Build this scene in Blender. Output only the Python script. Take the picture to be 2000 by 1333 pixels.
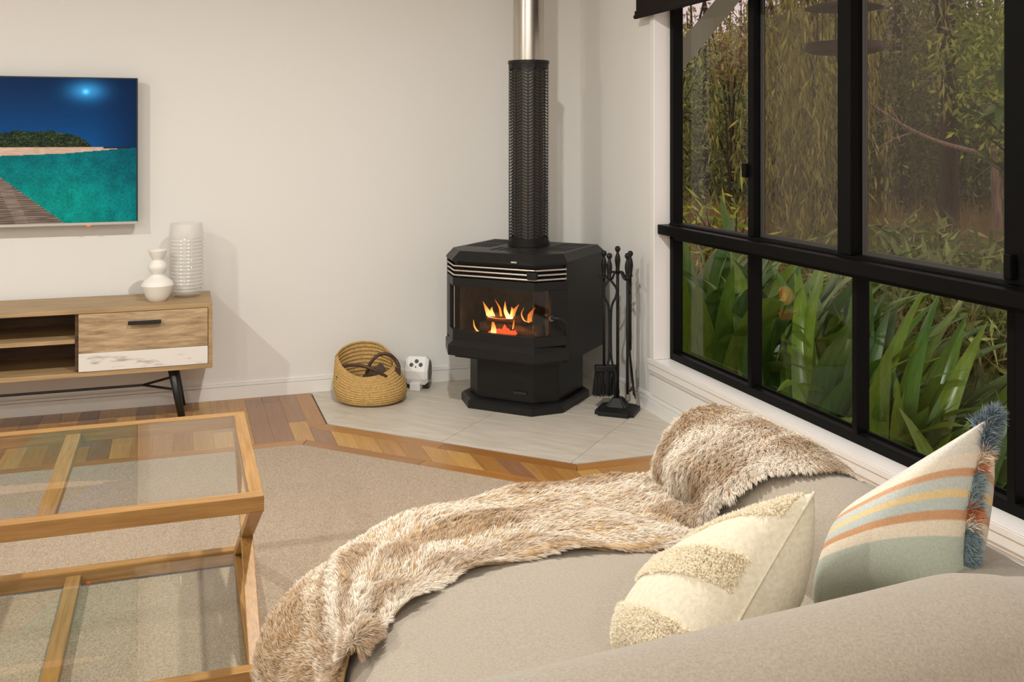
import bpy, math, random
import numpy as np
from mathutils import Matrix, Vector
random.seed(7); RNG = np.random.default_rng(11)
for o in list(bpy.data.objects): bpy.data.objects.remove(o)
scn = bpy.context.scene; COL = scn.collection
PI = math.pi

# ------------------------------------------------------------------ camera
ANG = math.atan2(1925, 5700); CA, SA = math.cos(ANG), math.sin(ANG); EYE = 1.33
cd = bpy.data.cameras.new('camera'); cam = bpy.data.objects.new('camera', cd); COL.objects.link(cam)
cd.sensor_fit = 'HORIZONTAL'; cd.sensor_width = 36; cd.lens = 36 * 1925 / 2000
cd.shift_y = -403.5 / 2000; cd.clip_start = .05; cd.clip_end = 300
cam.location = (0, 0, EYE); cam.rotation_euler = (PI / 2, 0, -ANG); scn.camera = cam

# ------------------------------------------------------------------ sky, exposure
w = bpy.data.worlds.new('dusk_sky'); scn.world = w; w.use_nodes = True
bg = w.node_tree.nodes['Background']; bg.inputs[0].default_value = (.72, .575, .56, 1); bg.inputs[1].default_value = 1.08
vs = scn.view_settings; vs.view_transform = 'Standard'; vs.look = 'None'; vs.exposure = 0.0; vs.gamma = 1.0; vs.use_curve_mapping = False
CEIL = 2.62
LAMPS = [(-1.9, 2.65, 53), (.64, 2.65, 56), (-1.9, .2, 34), (.45, .2, 9), (.45, -1.7, 28), (-1.9, -1.7, 40)]   # x, y, watts
LAMP_COL = (1.0, .985, .93)

# ------------------------------------------------------------------ helpers
def out(d, lateral_px, z=0.0):
    """garden point at distance d from the house viewpoint and bearing lateral_px / 1925"""
    X = (lateral_px - 1000) / 1925 * d
    return (X * CA + d * SA, -X * SA + d * CA, z)

def link(o, parent=None):
    COL.objects.link(o)
    if parent is not None:
        o.parent = parent
    return o

def tag(o, label=None, cat=None, group=None, kind=None):
    if label: o['label'] = label
    if cat: o['category'] = cat
    if group: o['group'] = group
    if kind: o['kind'] = kind
    return o

def thing(name, label, cat, loc=(0, 0, 0), rz=0., group=None):
    o = bpy.data.objects.new(name, None); COL.objects.link(o); o.empty_display_size = .1
    o.location = loc; o.rotation_euler = (0, 0, rz)
    return tag(o, label, cat, group)

def np_mesh(name, V, Fc, mats=(), smooth=False, cols=None):
    V = np.asarray(V, dtype=np.float32); Fc = np.asarray(Fc, dtype=np.int32); k = Fc.shape[1]
    me = bpy.data.meshes.new(name)
    me.vertices.add(len(V)); me.vertices.foreach_set('co', V.ravel())
    me.loops.add(Fc.size); me.loops.foreach_set('vertex_index', Fc.ravel())
    me.polygons.add(len(Fc)); me.polygons.foreach_set('loop_start', np.arange(0, Fc.size, k, dtype=np.int32))
    me.polygons.foreach_set('loop_total', np.full(len(Fc), k, dtype=np.int32))
    if smooth: me.polygons.foreach_set('use_smooth', np.ones(len(Fc), dtype=bool))
    me.update(calc_edges=True)
    if cols is not None:
        at = me.color_attributes.new('Col', 'FLOAT_COLOR', 'POINT')
        c = np.ones((len(V), 4), dtype=np.float32); c[:, :3] = cols; at.data.foreach_set('color', c.ravel())
    for m in mats: me.materials.append(m)
    return me

class MB:
    def __init__(s): s.v = []; s.f = []
    def add(s, vs, fs):
        n = len(s.v); s.v += [tuple(p) for p in vs]; s.f += [tuple(i + n for i in f) for f in fs]; return s
    def box(s, a, b):
        x0, y0, z0 = a; x1, y1, z1 = b
        return s.add([(x0,y0,z0),(x1,y0,z0),(x1,y1,z0),(x0,y1,z0),(x0,y0,z1),(x1,y0,z1),(x1,y1,z1),(x0,y1,z1)],
                     [(0,3,2,1),(4,5,6,7),(0,1,5,4),(1,2,6,5),(2,3,7,6),(3,0,4,7)])
    def prism(s, poly, z0, z1, top=None):
        n = len(poly); top = top or poly
        area = sum(poly[i][0]*poly[(i+1)%n][1]-poly[(i+1)%n][0]*poly[i][1] for i in range(n))
        if area < 0: poly = poly[::-1]; top = top[::-1]
        vs = [(x, y, z0) for x, y in poly] + [(x, y, z1) for x, y in top]
        fs = [tuple(range(n))[::-1], tuple(range(n, 2*n))] + [(i, (i+1)%n, n+(i+1)%n, n+i) for i in range(n)]
        return s.add(vs, fs)
    def bar(s, p, q, wd, ht, up=(0, 0, 1)):
        p = Vector(p); q = Vector(q); d = (q - p).normalized(); u = Vector(up)
        sd = d.cross(u).normalized(); u = sd.cross(d).normalized()
        vs = []
        for c in (p, q):
            for a, b in ((-1,-1),(1,-1),(1,1),(-1,1)): vs.append(c + sd*(a*wd/2) + u*(b*ht/2))
        return s.add(vs, [(0,1,2,3),(7,6,5,4),(0,4,5,1),(1,5,6,2),(2,6,7,3),(3,7,4,0)])
    def tube(s, path, r, n=10, cap=True):
        path = [Vector(p) for p in path]; m = len(path); rs = r if isinstance(r, (list, tuple)) else [r]*m
        ref = None; vs = []
        for i, p in enumerate(path):
            t = (path[min(i+1, m-1)] - path[max(i-1, 0)]).normalized()
            if ref is None:
                ref = Vector((0,0,1)) if abs(t.z) < .9 else Vector((1,0,0))
            a = t.cross(ref).normalized(); b = a.cross(t).normalized(); ref = b
            for k in range(n):
                th = 2*PI*k/n; vs.append(p + a*(rs[i]*math.cos(th)) + b*(rs[i]*math.sin(th)))
        fs = [(i*n+k, i*n+(k+1)%n, (i+1)*n+(k+1)%n, (i+1)*n+k) for i in range(m-1) for k in range(n)]
        if cap: fs += [tuple(range(n))[::-1], tuple(range((m-1)*n, m*n))]
        return s.add(vs, fs)
    def lathe(s, prof, n=32, c=(0, 0, 0), sx=1., sy=1.):
        m = len(prof)
        vs = [(c[0]+sx*r*math.cos(2*PI*k/n), c[1]+sy*r*math.sin(2*PI*k/n), c[2]+z) for r, z in prof for k in range(n)]
        fs = [(i*n+k, i*n+(k+1)%n, (i+1)*n+(k+1)%n, (i+1)*n+k) for i in range(m-1) for k in range(n)]
        return s.add(vs, fs)
    def grid(s, P, closed_u=False):
        nu = len(P); nv = len(P[0]); vs = [p for row in P for p in row]
        fs = [(i*nv+j, ((i+1)%nu)*nv+j, ((i+1)%nu)*nv+j+1, i*nv+j+1) for i in range(nu if closed_u else nu-1) for j in range(nv-1)]
        return s.add(vs, fs)
    def mesh(s, name, m, smooth=False):
        me = bpy.data.meshes.new(name); me.from_pydata(s.v, [], s.f); me.update()
        if smooth:
            for p in me.polygons: p.use_smooth = True
        if m is not None: me.materials.append(m)
        return me
    def build(s, name, m, parent=None, smooth=False, bevel=0., world=True, seg=2):
        """world=True: vertices are in world space even when parented"""
        o = bpy.data.objects.new(name, s.mesh(name, m, smooth)); COL.objects.link(o)
        if parent is not None:
            o.parent = parent
            if world:
                o.matrix_parent_inverse = (Matrix.Translation(parent.location) @ parent.rotation_euler.to_matrix().to_4x4()).inverted()
        if bevel:
            b = o.modifiers.new('bevel', 'BEVEL'); b.width = bevel; b.segments = seg; b.limit_method = 'ANGLE'; b.angle_limit = .6
        if smooth == 'auto':
            pass
        return o

def bez(pts, n=20):
    """Catmull-Rom through points"""
    P = [Vector(p) for p in pts]; P = [P[0]*2-P[1]] + P + [P[-1]*2-P[-2]]; r = []
    segs = len(P)-3
    for i in range(n):
        u = i/(n-1)*segs; k = min(int(u), segs-1); t = u-k
        a, b, c, d = P[k:k+4]
        r.append(.5*((2*b) + (c-a)*t + (2*a-5*b+4*c-d)*t*t + (3*b-a-3*c+d)*t**3))
    return r

def lerp1(tab, u):
    u = max(0, min(.99999, u))*(len(tab)-1); k = int(u); return tab[k]+(tab[k+1]-tab[k])*(u-k)

_perm = RNG.random((64, 64))
def vnoise(x, y):
    x = np.asarray(x, float); y = np.asarray(y, float)
    xi = np.floor(x).astype(int); yi = np.floor(y).astype(int); fx = x-xi; fy = y-yi
    fx = fx*fx*(3-2*fx); fy = fy*fy*(3-2*fy); P = _perm
    a = P[xi % 64, yi % 64]; b = P[(xi+1) % 64, yi % 64]; c = P[xi % 64, (yi+1) % 64]; d = P[(xi+1) % 64, (yi+1) % 64]
    return (a*(1-fx)+b*fx)*(1-fy)+(c*(1-fx)+d*fx)*fy
def lin(c):
    c = np.asarray(c, float)/255.; return np.where(c <= .04045, c/12.92, ((c+.055)/1.055)**2.4)
def S(r, g, b): return tuple(float(x) for x in lin((r, g, b)))

# ------------------------------------------------------------------ materials
def mat(name, col, rough=.6, metal=0., col2=None, nscale=6., stretch=(1,1,1), lo=.35, hi=.65, detail=4., bump=0., bscale=80.,
        bstretch=(1,1,1), bdist=.01, spec=.5, rand=None, sheen=0., coat=0., attr=False, emit=None, estr=1., translucent=0., alpha=None):
    m = bpy.data.materials.new(name); m.use_nodes = True; nt = m.node_tree; N = nt.nodes; L = nt.links
    p = N['Principled BSDF']; c4 = (*col, 1)
    p.inputs['Base Color'].default_value = c4; p.inputs['Roughness'].default_value = rough; p.inputs['Metallic'].default_value = metal
    p.inputs['Specular IOR Level'].default_value = spec
    if sheen: p.inputs['Sheen Weight'].default_value = sheen; p.inputs['Sheen Roughness'].default_value = .5
    if coat: p.inputs['Coat Weight'].default_value = coat; p.inputs['Coat Roughness'].default_value = .15
    tc = N.new('ShaderNodeTexCoord'); src = tc.outputs['Object']
    if rand:
        oi = N.new('ShaderNodeObjectInfo')
        ad = N.new('ShaderNodeVectorMath'); ad.operation = 'MULTIPLY_ADD'
        cb = N.new('ShaderNodeCombineXYZ')
        for k in range(3): L.new(oi.outputs['Random'], cb.inputs[k])
        L.new(cb.outputs[0], ad.inputs[0]); ad.inputs[1].default_value = (17, 31, 7); L.new(tc.outputs['Object'], ad.inputs[2]); src = ad.outputs[0]
    cs = None
    if attr:
        a = N.new('ShaderNodeAttribute'); a.attribute_name = 'Col'; cs = a.outputs['Color']
    if rand:
        r = N.new('ShaderNodeValToRGB'); r.color_ramp.interpolation = 'CONSTANT'; e = r.color_ramp.elements
        while len(e) < len(rand): e.new(.5)
        for i, c in enumerate(rand): e[i].position = i/len(rand); e[i].color = (*c, 1)
        L.new(oi.outputs['Random'], r.inputs[0]); cs = r.outputs[0]
    if col2 is not None:
        mp = N.new('ShaderNodeMapping'); mp.inputs['Scale'].default_value = stretch; L.new(src, mp.inputs[0])
        nz = N.new('ShaderNodeTexNoise'); nz.inputs['Scale'].default_value = nscale; nz.inputs['Detail'].default_value = detail; nz.inputs['Roughness'].default_value = .6
        L.new(mp.outputs[0], nz.inputs[0])
        mr = N.new('ShaderNodeMapRange'); mr.inputs[1].default_value = lo; mr.inputs[2].default_value = hi; L.new(nz.outputs[0], mr.inputs[0])
        mx = N.new('ShaderNodeMix'); mx.data_type = 'RGBA'; L.new(mr.outputs[0], mx.inputs[0])
        if cs is not None:
            mx.blend_type = 'MULTIPLY'; L.new(cs, mx.inputs[6]); mx.inputs[7].default_value = (*col2, 1)
        else:
            mx.inputs[6].default_value = c4; mx.inputs[7].default_value = (*col2, 1)
        cs = mx.outputs[2]
    if cs is not None: L.new(cs, p.inputs['Base Color'])
    if bump:
        mp2 = N.new('ShaderNodeMapping'); mp2.inputs['Scale'].default_value = bstretch; L.new(src, mp2.inputs[0])
        n2 = N.new('ShaderNodeTexNoise'); n2.inputs['Scale'].default_value = bscale; n2.inputs['Detail'].default_value = 3; L.new(mp2.outputs[0], n2.inputs[0])
        bp = N.new('ShaderNodeBump'); bp.inputs['Strength'].default_value = bump; bp.inputs['Distance'].default_value = bdist
        L.new(n2.outputs[0], bp.inputs['Height']); L.new(bp.outputs[0], p.inputs['Normal'])
    if emit is not None:
        if emit == 'attr': L.new(cs, p.inputs['Emission Color'])
        else: p.inputs['Emission Color'].default_value = (*emit, 1)
        p.inputs['Emission Strength'].default_value = estr
    o = N['Material Output']; sh = p.outputs[0]
    if translucent:
        tr = N.new('ShaderNodeBsdfTranslucent')
        if cs is not None: L.new(cs, tr.inputs[0])
        else: tr.inputs[0].default_value = c4
        mxs = N.new('ShaderNodeMixShader'); mxs.inputs[0].default_value = translucent
        L.new(sh, mxs.inputs[1]); L.new(tr.outputs[0], mxs.inputs[2]); sh = mxs.outputs[0]
    if alpha is not None:
        tr = N.new('ShaderNodeBsdfTransparent'); mxs = N.new('ShaderNodeMixShader'); mxs.inputs[0].default_value = alpha
        L.new(tr.outputs[0], mxs.inputs[1]); L.new(sh, mxs.inputs[2]); sh = mxs.outputs[0]
    L.new(sh, o.inputs[0])
    return m

def glass(name, tint=(1, 1, 1), ior=1.45, rough=0.):
    m = bpy.data.materials.new(name); m.use_nodes = True; nt = m.node_tree; N = nt.nodes; L = nt.links
    N.remove(N['Principled BSDF'])
    t = N.new('ShaderNodeBsdfTransparent'); t.inputs[0].default_value = (*tint, 1)
    g = N.new('ShaderNodeBsdfGlossy'); g.inputs['Roughness'].default_value = rough; g.inputs[0].default_value = (1, 1, 1, 1)
    f = N.new('ShaderNodeFresnel'); f.inputs[0].default_value = ior
    ge = N.new('ShaderNodeNewGeometry'); mu = N.new('ShaderNodeMath'); mu.operation = 'SUBTRACT'; mu.use_clamp = True   # reflect at the outer face only
    mb_ = N.new('ShaderNodeMath'); mb_.operation = 'MULTIPLY'; mb_.inputs[1].default_value = 2.; L.new(ge.outputs['Backfacing'], mb_.inputs[0])
    L.new(f.outputs[0], mu.inputs[0]); L.new(mb_.outputs[0], mu.inputs[1])
    x = N.new('ShaderNodeMixShader'); L.new(mu.outputs[0], x.inputs[0]); L.new(t.outputs[0], x.inputs[1]); L.new(g.outputs[0], x.inputs[2])
    L.new(x.outputs[0], N['Material Output'].inputs[0])
    return m

M = {}
M['wall'] = mat('wall_paint', (.80, .785, .755), .75, bump=.04, bscale=220, bdist=.002)
M['trim'] = mat('white_trim_paint', (.84, .82, .785), .35)
M['ceil'] = mat('ceiling_paint', (.84, .82, .78), .8)
M['plank'] = mat('hardwood_plank', (.4, .2, .08), .32, rand=[S(178,132,74), S(152,110,74), S(190,144,80), S(168,120,64), S(200,156,90), S(148,108,78), S(182,134,70)],
                 col2=(.72, .66, .57), nscale=7, stretch=(14, .8, 4), lo=.3, hi=.75, coat=.15)
M['border'] = mat('hardwood_border', (.4, .2, .08), .32, rand=[S(164,116,60), S(176,126,66), S(156,108,56), S(170,120,62)],
                  col2=(.74, .66, .58), nscale=7, stretch=(.8, 14, 4), lo=.3, hi=.75, coat=.15)
M['tile'] = mat('stone_look_tile', S(206,198,184), .42, col2=S(184,174,160), nscale=5, stretch=(.9, 5, 1), lo=.35, hi=.72, detail=8, bump=.05, bscale=30, bdist=.003)
M['slab'] = mat('floor_slab', (.12, .10, .08), .9)
M['carpet'] = mat('wool_carpet', S(196,176,152), .95, col2=S(146,124,102), nscale=260, lo=.38, hi=.66, detail=3, bump=.9, bscale=300, bdist=.006, spec=.1, sheen=.2)
M['black'] = mat('black_aluminium', (.005, .0048, .0046), .42, spec=.06)
M['pane'] = glass('window_glass', ior=1.28)
M['screen'] = mat('fly_screen_mesh', (.105, .085, .064), .9, alpha=.165)
M['blind'] = mat('dark_blind_fabric', (.012, .009, .007), .8, spec=.2, bump=.1, bscale=400, bdist=.001)
M['heater'] = mat('black_stove_enamel', (.0105, .0102, .0098), .42, bump=.03, bscale=500, bdist=.001, spec=.28)
M['steel'] = mat('brushed_steel', (.62, .58, .52), .28, 1., col2=(.48, .44, .39), nscale=5, stretch=(3, 3, .3))
M['innerflue'] = mat('dull_inner_flue', (.20, .18, .15), .45, 1.)
M['bar'] = mat('satin_bar', (.70, .66, .60), .3, 1.)
M['slot'] = mat('slot_black', (.003, .003, .003), .9)
M['brickfb'] = mat('sooty_firebrick', (.10, .085, .07), .9, col2=(.03, .026, .022), nscale=14)
M['stoveglass'] = glass('sooty_stove_glass', (.80, .74, .66), 1.5, .05)
M['char'] = mat('charred_log', (.035, .024, .018), .9, col2=(.12, .085, .06), nscale=20, bump=.8, bscale=40, bdist=.01)
M['ember'] = mat('glowing_ember', (.2, .02, .01), .9, col2=(.02, .01, .01), nscale=60, emit=(1., .10, .03), estr=1.9, bump=.8, bscale=60)
M['flame'] = mat('flame', (0, 0, 0), 1., attr=True, emit='attr', estr=1.)
M['iron'] = mat('wrought_iron', (.009, .0088, .0085), .5, bump=.2, bscale=90, bdist=.002, spec=.3)
M['bristle'] = mat('black_bristle', (.012, .011, .011), .8)
M['badge'] = mat('pale_badge', (.6, .58, .5), .35, .6)
M['plate'] = mat('nameplate_grey', (.055, .055, .05), .5)
M['seagrass'] = mat('seagrass_weave', S(202,168,106), .8, col2=S(168,130,74), nscale=120, stretch=(1, 1, .6), lo=.35, hi=.7, bump=.5, bscale=160, bdist=.004)
M['leather'] = mat('brown_leather', (.055, .022, .012), .45)
M['darkwood'] = mat('dark_firewood', (.055, .03, .018), .8, col2=(.10, .06, .035), nscale=12, stretch=(6, 6, .6))
M['whiteplastic'] = mat('white_plastic', (.82, .81, .79), .4)
M['greyplastic'] = mat('grey_plastic', (.22, .21, .20), .6)
M['knob'] = mat('dark_knob', (.02, .02, .02), .3)
M['oakcab'] = mat('cabinet_oak', S(184,154,114), .5, col2=S(146,118,80), nscale=6, stretch=(.7, 12, 14), lo=.35, hi=.7, detail=6)
M['rustic'] = mat('rustic_drawer_wood', S(194,168,132), .55, col2=S(130,102,74), nscale=9, stretch=(.9, 8, 7), lo=.36, hi=.70, detail=8)
M['washed'] = mat('whitewashed_board', S(226,222,216), .6, col2=S(158,142,128), nscale=9, stretch=(1., 8, 5), lo=.55, hi=.72, detail=9)
M['inner'] = mat('cabinet_inner', S(104,76,48), .6, col2=S(70,48,30), nscale=6, stretch=(.7, 12, 14))
M['blackmetal'] = mat('black_powdercoat', (.010, .010, .010), .4)
M['oak'] = mat('golden_oak', S(176,134,78), .42, col2=S(140,98,48), nscale=7, stretch=(.8, 15, 15), lo=.3, hi=.72, detail=6, coat=.1)
M['oaky'] = mat('golden_oak_cross', S(176,134,78), .42, col2=S(140,98,48), nscale=7, stretch=(15, .8, 15), lo=.3, hi=.72, detail=6, coat=.1)
M['tglass'] = glass('table_glass', (.965, .975, .96), 1.5)
M['gedge'] = mat('glass_edge', (.05, .09, .075), .15)
M['tv'] = mat('tv_black', (.01, .01, .01), .3)
M['bezel'] = mat('tv_bezel', (.55, .53, .5), .35, .7)
M['tvpic'] = mat('tv_picture', (0, 0, 0), .25, attr=True, emit='attr', estr=.38, spec=.10)
M['ledred'] = mat('red_led', (.5, .02, .01), .4, emit=(1, .1, .02), estr=2.)
M['ribglass'] = mat('ribbed_glass', (.86, .84, .79), .12, alpha=.34, spec=.8)
M['porcelain'] = mat('matt_white_ceramic', (.84, .82, .77), .45)
M['linen'] = mat('sofa_linen', S(166,155,141), .9, col2=S(147,136,121), nscale=240, lo=.35, hi=.7, bump=.35, bscale=420, bdist=.002, spec=.15, sheen=.25)
M['seam'] = mat('sofa_seam', S(178,160,130), .9)
M['furbase'] = mat('fur_backing', S(190,160,120), .95, col2=S(150, 118, 80), nscale=30)
M['fur'] = mat('faux_fur', (.5, .4, .3), .75, attr=True, spec=.2, translucent=.18)
M['cream'] = mat('cream_cotton', S(222,213,194), .9, col2=S(208,198,176), nscale=140, stretch=(1, 1, 1), bump=.25, bscale=300, bdist=.002, spec=.15)
M['tuft'] = mat('cream_tuft', S(240,226,194), .95, attr=True, spec=.1, translucent=.5)
M['stripe'] = mat('striped_cotton', S(200,204,196), .9, attr=True, col2=(.86, .86, .84), nscale=260, bump=.25, bscale=320, bdist=.002, spec=.15)
M['fringe'] = mat('cotton_fringe', S(150,164,170), .95, attr=True, spec=.1)
M['lamp'] = mat('downlight_lens', (.9, .9, .9), .4, emit=(1, .86, .68), estr=6.)
# garden
M['ground'] = mat('garden_ground', S(84,70,48), 1., col2=S(58,56,30), nscale=1.4, detail=8, bump=.6, bscale=9, bdist=.2)
M['lily'] = mat('lily_leaf', S(74,104,34), .27, rand=[S(104,140,52), S(82,122,46), S(124,150,58), S(96,128,72), S(118,148,44)], col2=(.72, .78, .7), nscale=9, stretch=(.5, 12, 2), translucent=.22)
M['lilydry'] = mat('dry_leaf', S(158,126,60), .7, translucent=.2)
M['grass'] = mat('dry_grass', S(150,118,74), .9, attr=True, translucent=.2)
M['bark'] = mat('dark_bark', S(78,60,46), .95, col2=S(44,34,26), nscale=6, stretch=(6, 6, .7), bump=.6, bscale=12, bstretch=(4, 4, .6), bdist=.03)
M['palebark'] = mat('pale_bark', S(176,152,130), .95, col2=S(120,98,80), nscale=6, stretch=(8, 8, .8), bump=.6, bscale=12, bstretch=(6, 6, .6), bdist=.03)
M['foliage'] = mat('tree_foliage', S(90,92,46), .6, attr=True, translucent=.25)
M['eave'] = mat('painted_brace', S(150,150,128), .6)
M['feeder'] = mat('rusty_feeder', S(60,40,28), .7)

# ------------------------------------------------------------------ room shell
WX, WY = 2.145, 5.150; X0, Y0 = -3.3, -2.6
ST = lambda o: tag(o, kind='structure')
FLOOR = ST(MB().box((X0, Y0, -.12), (WX+.12, WY+.12, -.016)).build('floor', M['slab']))
ST(MB().box((X0-.1, WY, -.02), (WX+.12, WY+.12, CEIL)).build('wall_far', M['wall']))
WY0 = .80                                                # near jamb of the window
JY, SZ, HZ = 4.19, .266, 2.30
wr = MB()
wr.box((WX, Y0, -.02), (WX+.12, WY, SZ-.005)); wr.box((WX, Y0, HZ+.002), (WX+.12, WY, CEIL))
wr.box((WX, JY+.002, SZ-.005), (WX+.12, WY, HZ+.002)); wr.box((WX, Y0, SZ-.005), (WX+.12, WY0-.002, HZ+.002))
WR = ST(wr.build('wall_right', M['wall']))
ST(MB().box((X0-.1, Y0, -.02), (X0, WY, CEIL)).build('wall_left', M['wall']))
ST(MB().box((X0-.1, Y0-.1, -.02), (WX+.12, Y0, CEIL)).build('wall_near', M['wall']))
ST(MB().box((X0-.1, Y0-.1, CEIL), (WX+.12, WY+.12, CEIL+.1)).build('ceiling', M['ceil']))
# skirting
def skirt(name, a, b, nrm):
    mb = MB(); nx, ny = nrm
    for d, z0, z1 in ((.014, -.01, .062), (.010, .0635, .078), (.006, .0785, .084)):
        p = [(a[0], a[1]), (b[0], b[1]), (b[0]+nx*d, b[1]+ny*d), (a[0]+nx*d, a[1]+ny*d)]
        mb.prism(p, z0, z1)
    return ST(mb.build(name, M['trim'], bevel=.0012))
skirt('baseboard_far', (X0, WY), (WX, WY), (0, -1))
skirt('baseboard_right', (WX, WY-.015), (WX, Y0), (-1, 0))
# lining boards under the window
y = 4.255; k = 0
while y > Y0+.1:
    y1 = max(y-.42, Y0)
    MB().box((WX-.006, y1+.0015, .086), (WX, y-.0015, .176)).build('panel', M['trim'], WR, bevel=.0015); y = y1; k += 1
# architraves and reveal
def arch(name, f):
    return ST(f.build(name, M['trim'], bevel=.003))
m = MB()
for d, a, b in ((.020, .205, .262), (.013, .190, .2045), (.024, .238, .262)):
    m.box((WX-d, WY0-.08, a), (WX, JY+.072, b))
arch('trim_1', m)
m = MB()
for d, a, b in ((.020, 0, .05), (.013, .0505, .066), (.024, 0, .022)):
    m.box((WX-d, JY+a, .262), (WX, JY+b, HZ+.06))
arch('trim_2', m)
m = MB().box((WX-.02, WY0-.07, .262), (WX, WY0, HZ+.06)); arch('trim_3', m)
m = MB().box((WX-.0225, JY-.0012, SZ), (WX+.115, JY+.0015, HZ)).box((WX-.0235, WY0, SZ-.0042), (WX+.115, JY-.0013, SZ-.0002)).box((WX, WY0, HZ-.004), (WX+.115, JY, HZ)).box((WX, WY0, SZ), (WX+.115, WY0+.004, HZ))
arch('trim_4', m)

# ------------------------------------------------------------------ floor: planks, border boards, hearth tiles
def clip(poly, n, d):
    """keep points with n.p <= d"""
    r = []; m = len(poly)
    for i in range(m):
        p, q = poly[i], poly[(i+1) % m]; a = n[0]*p[0]+n[1]*p[1]-d; b = n[0]*q[0]+n[1]*q[1]-d
        if a <= 0: r.append(p)
        if (a < 0 < b) or (b < 0 < a):
            t = a/(a-b); r.append((p[0]+(q[0]-p[0])*t, p[1]+(q[1]-p[1])*t))
    return r
BIG = lambda x0, y0, x1, y1: [(x0, y0), (x1, y0), (x1, y1), (x0, y1)]
def parea(p): return abs(sum(p[i][0]*p[(i+1)%len(p)][1]-p[(i+1)%len(p)][0]*p[i][1] for i in range(len(p))))/2
def piece(name, poly, z0, z1, m, ang=0., gap=.0007):
    if len(poly) < 3 or parea(poly) < .0004: return
    cx = sum(p[0] for p in poly)/len(poly); cy = sum(p[1] for p in poly)/len(poly)
    ca, sa = math.cos(-ang), math.sin(-ang); q = []
    for px, py in poly:
        dx, dy = px-cx, py-cy; l = math.hypot(dx, dy); f = max(0, 1-gap*1.4/max(l, .01)); dx *= f; dy *= f
        q.append((dx*ca-dy*sa, dx*sa+dy*ca))
    o = MB().prism(q, z0, z1).build(name, m, FLOOR, bevel=.0008, world=False, seg=1)
    o.location = (cx, cy, 0); o.rotation_euler = (0, 0, ang); return o
R2 = 2**.5; DN = (1/R2, 1/R2); ND = (-1/R2, -1/R2)
HT, HB, CBt, CT = 5.2/R2, 5.2/R2-.075, 4.77/R2+.075, 4.77/R2
PZ0, PZ1 = -.015, 0.
pw = .0835
x = .56-pw*46; rs = random.Random(5)
while x < .56-1e-6:                                     # strip along the television wall
    x1 = x+pw
    if x > -2.2:
        base = [(x, 4.355), (x1, 4.355), (x1, WY), (x, WY)]
        if x1 > .53: base = [(x, 4.355), (.521, 4.355), (.56, 4.316), (.56, WY), (x, WY)]
        yj = 4.45+rs.random()*.65
        piece('plank', clip(base, (0, 1), yj), PZ0, PZ1, M['plank']); piece('plank', clip(base, (0, -1), -yj), PZ0, PZ1, M['plank'])
    x = x1
piece('plank', [(X0, 4.355), (-2.12, 4.355), (-2.12, WY), (X0, WY)], PZ0, PZ1, M['plank'])
x = .56
while x < 1.345-1e-6:                                    # diagonal band in front of the hearth
    x1 = min(x+pw, 1.345)
    piece('plank', clip(clip(BIG(x, 2.5, x1, 5.1), DN, HB), ND, -CBt), PZ0, PZ1, M['plank']); x = x1
for x, x1 in ((1.345, 1.417), (1.417, 1.489)): piece('plank', clip(BIG(x, 2.2, x1, 5.1), DN, HB), PZ0, PZ1, M['plank'])
x = 1.489
while x < WX-1e-6:                                       # boards along the window wall
    x1 = min(x+pw, WX); yj = 2.0+rs.random()*1.4
    piece('plank', [(x, yj), (x1, yj), (x1, 3.605), (x, 3.605)], PZ0, PZ1, M['plank'])
    piece('plank', [(x, Y0), (x1, Y0), (x1, yj), (x, yj)], PZ0, PZ1, M['plank']); x = x1
piece('plank', [(1.345, Y0), (1.489, Y0), (1.489, 2.2), (1.345, 2.2)], PZ0, PZ1, M['plank'])
def half(p, dr):                                         # half plane left of a line
    n = (-dr[1], dr[0]); return n, n[0]*p[0]+n[1]*p[1]
def cut(poly, p, dr, sgn):
    n, d = half(p, dr); return clip(poly, (n[0]*sgn, n[1]*sgn), d*sgn)
mA = ((.64, 4.56), (.924, .383)); mB = ((1.52, 3.68), (.383, .924)); mC = ((.495, 4.275), (.383, .924)); mD = ((1.27, 3.50), (.924, .383))
piece('border_board', cut(BIG(.56, 4.2, .64, WY), *mA, -1), PZ0, PZ1, M['border'], PI/2)
b = clip(clip(BIG(0, 2.5, 2.1, 5.1), DN, HT), ND, -HB); b = cut(cut(b, *mA, 1), *mB, -1)
piece('border_board', cut(b, (1.08, 4.1), (1, 1), -1), PZ0, PZ1, M['border'], -PI/4); piece('border_board', cut(b, (1.08, 4.1), (1, 1), 1), PZ0, PZ1, M['border'], -PI/4)
piece('border_board', cut(BIG(1.3, 3.605, WX, 3.68), *mB, 1), PZ0, PZ1, M['border'])
piece('border_board', cut(BIG(X0, 4.275, .8, 4.355), *mC, -1), PZ0, PZ1, M['border'])
b = clip(clip(BIG(0, 2.5, 2.1, 5.1), DN, CBt), ND, -CT); b = cut(cut(b, *mC, 1), *mD, -1)
piece('border_board', cut(b, (.9, 3.87), (1, 1), -1), PZ0, PZ1, M['border'], -PI/4); piece('border_board', cut(b, (.9, 3.87), (1, 1), 1), PZ0, PZ1, M['border'], -PI/4)
piece('border_board', cut(BIG(1.27, Y0, 1.345, 3.7), *mD, 1), PZ0, PZ1, M['border'], PI/2)
hearth = [(.645, WY), (.645, 4.56), (1.522, 3.683), (WX, 3.683), (WX, WY)]
e1 = (1/R2, -1/R2)
scols = [-2.16+.605*k for k in range(-4, 5)]; trows = [HT+.0, 4.306, 4.911, 5.516]
for i in range(len(scols)-1):
    for j in range(len(trows)-1):
        b = clip(clip(clip(clip(hearth, e1, scols[i+1]), (-e1[0], -e1[1]), -scols[i]), DN, trows[j+1]), ND, -trows[j])
        piece('hearth_tile', b, PZ0, .003, M['tile'], -PI/4, gap=.0011)
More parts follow.
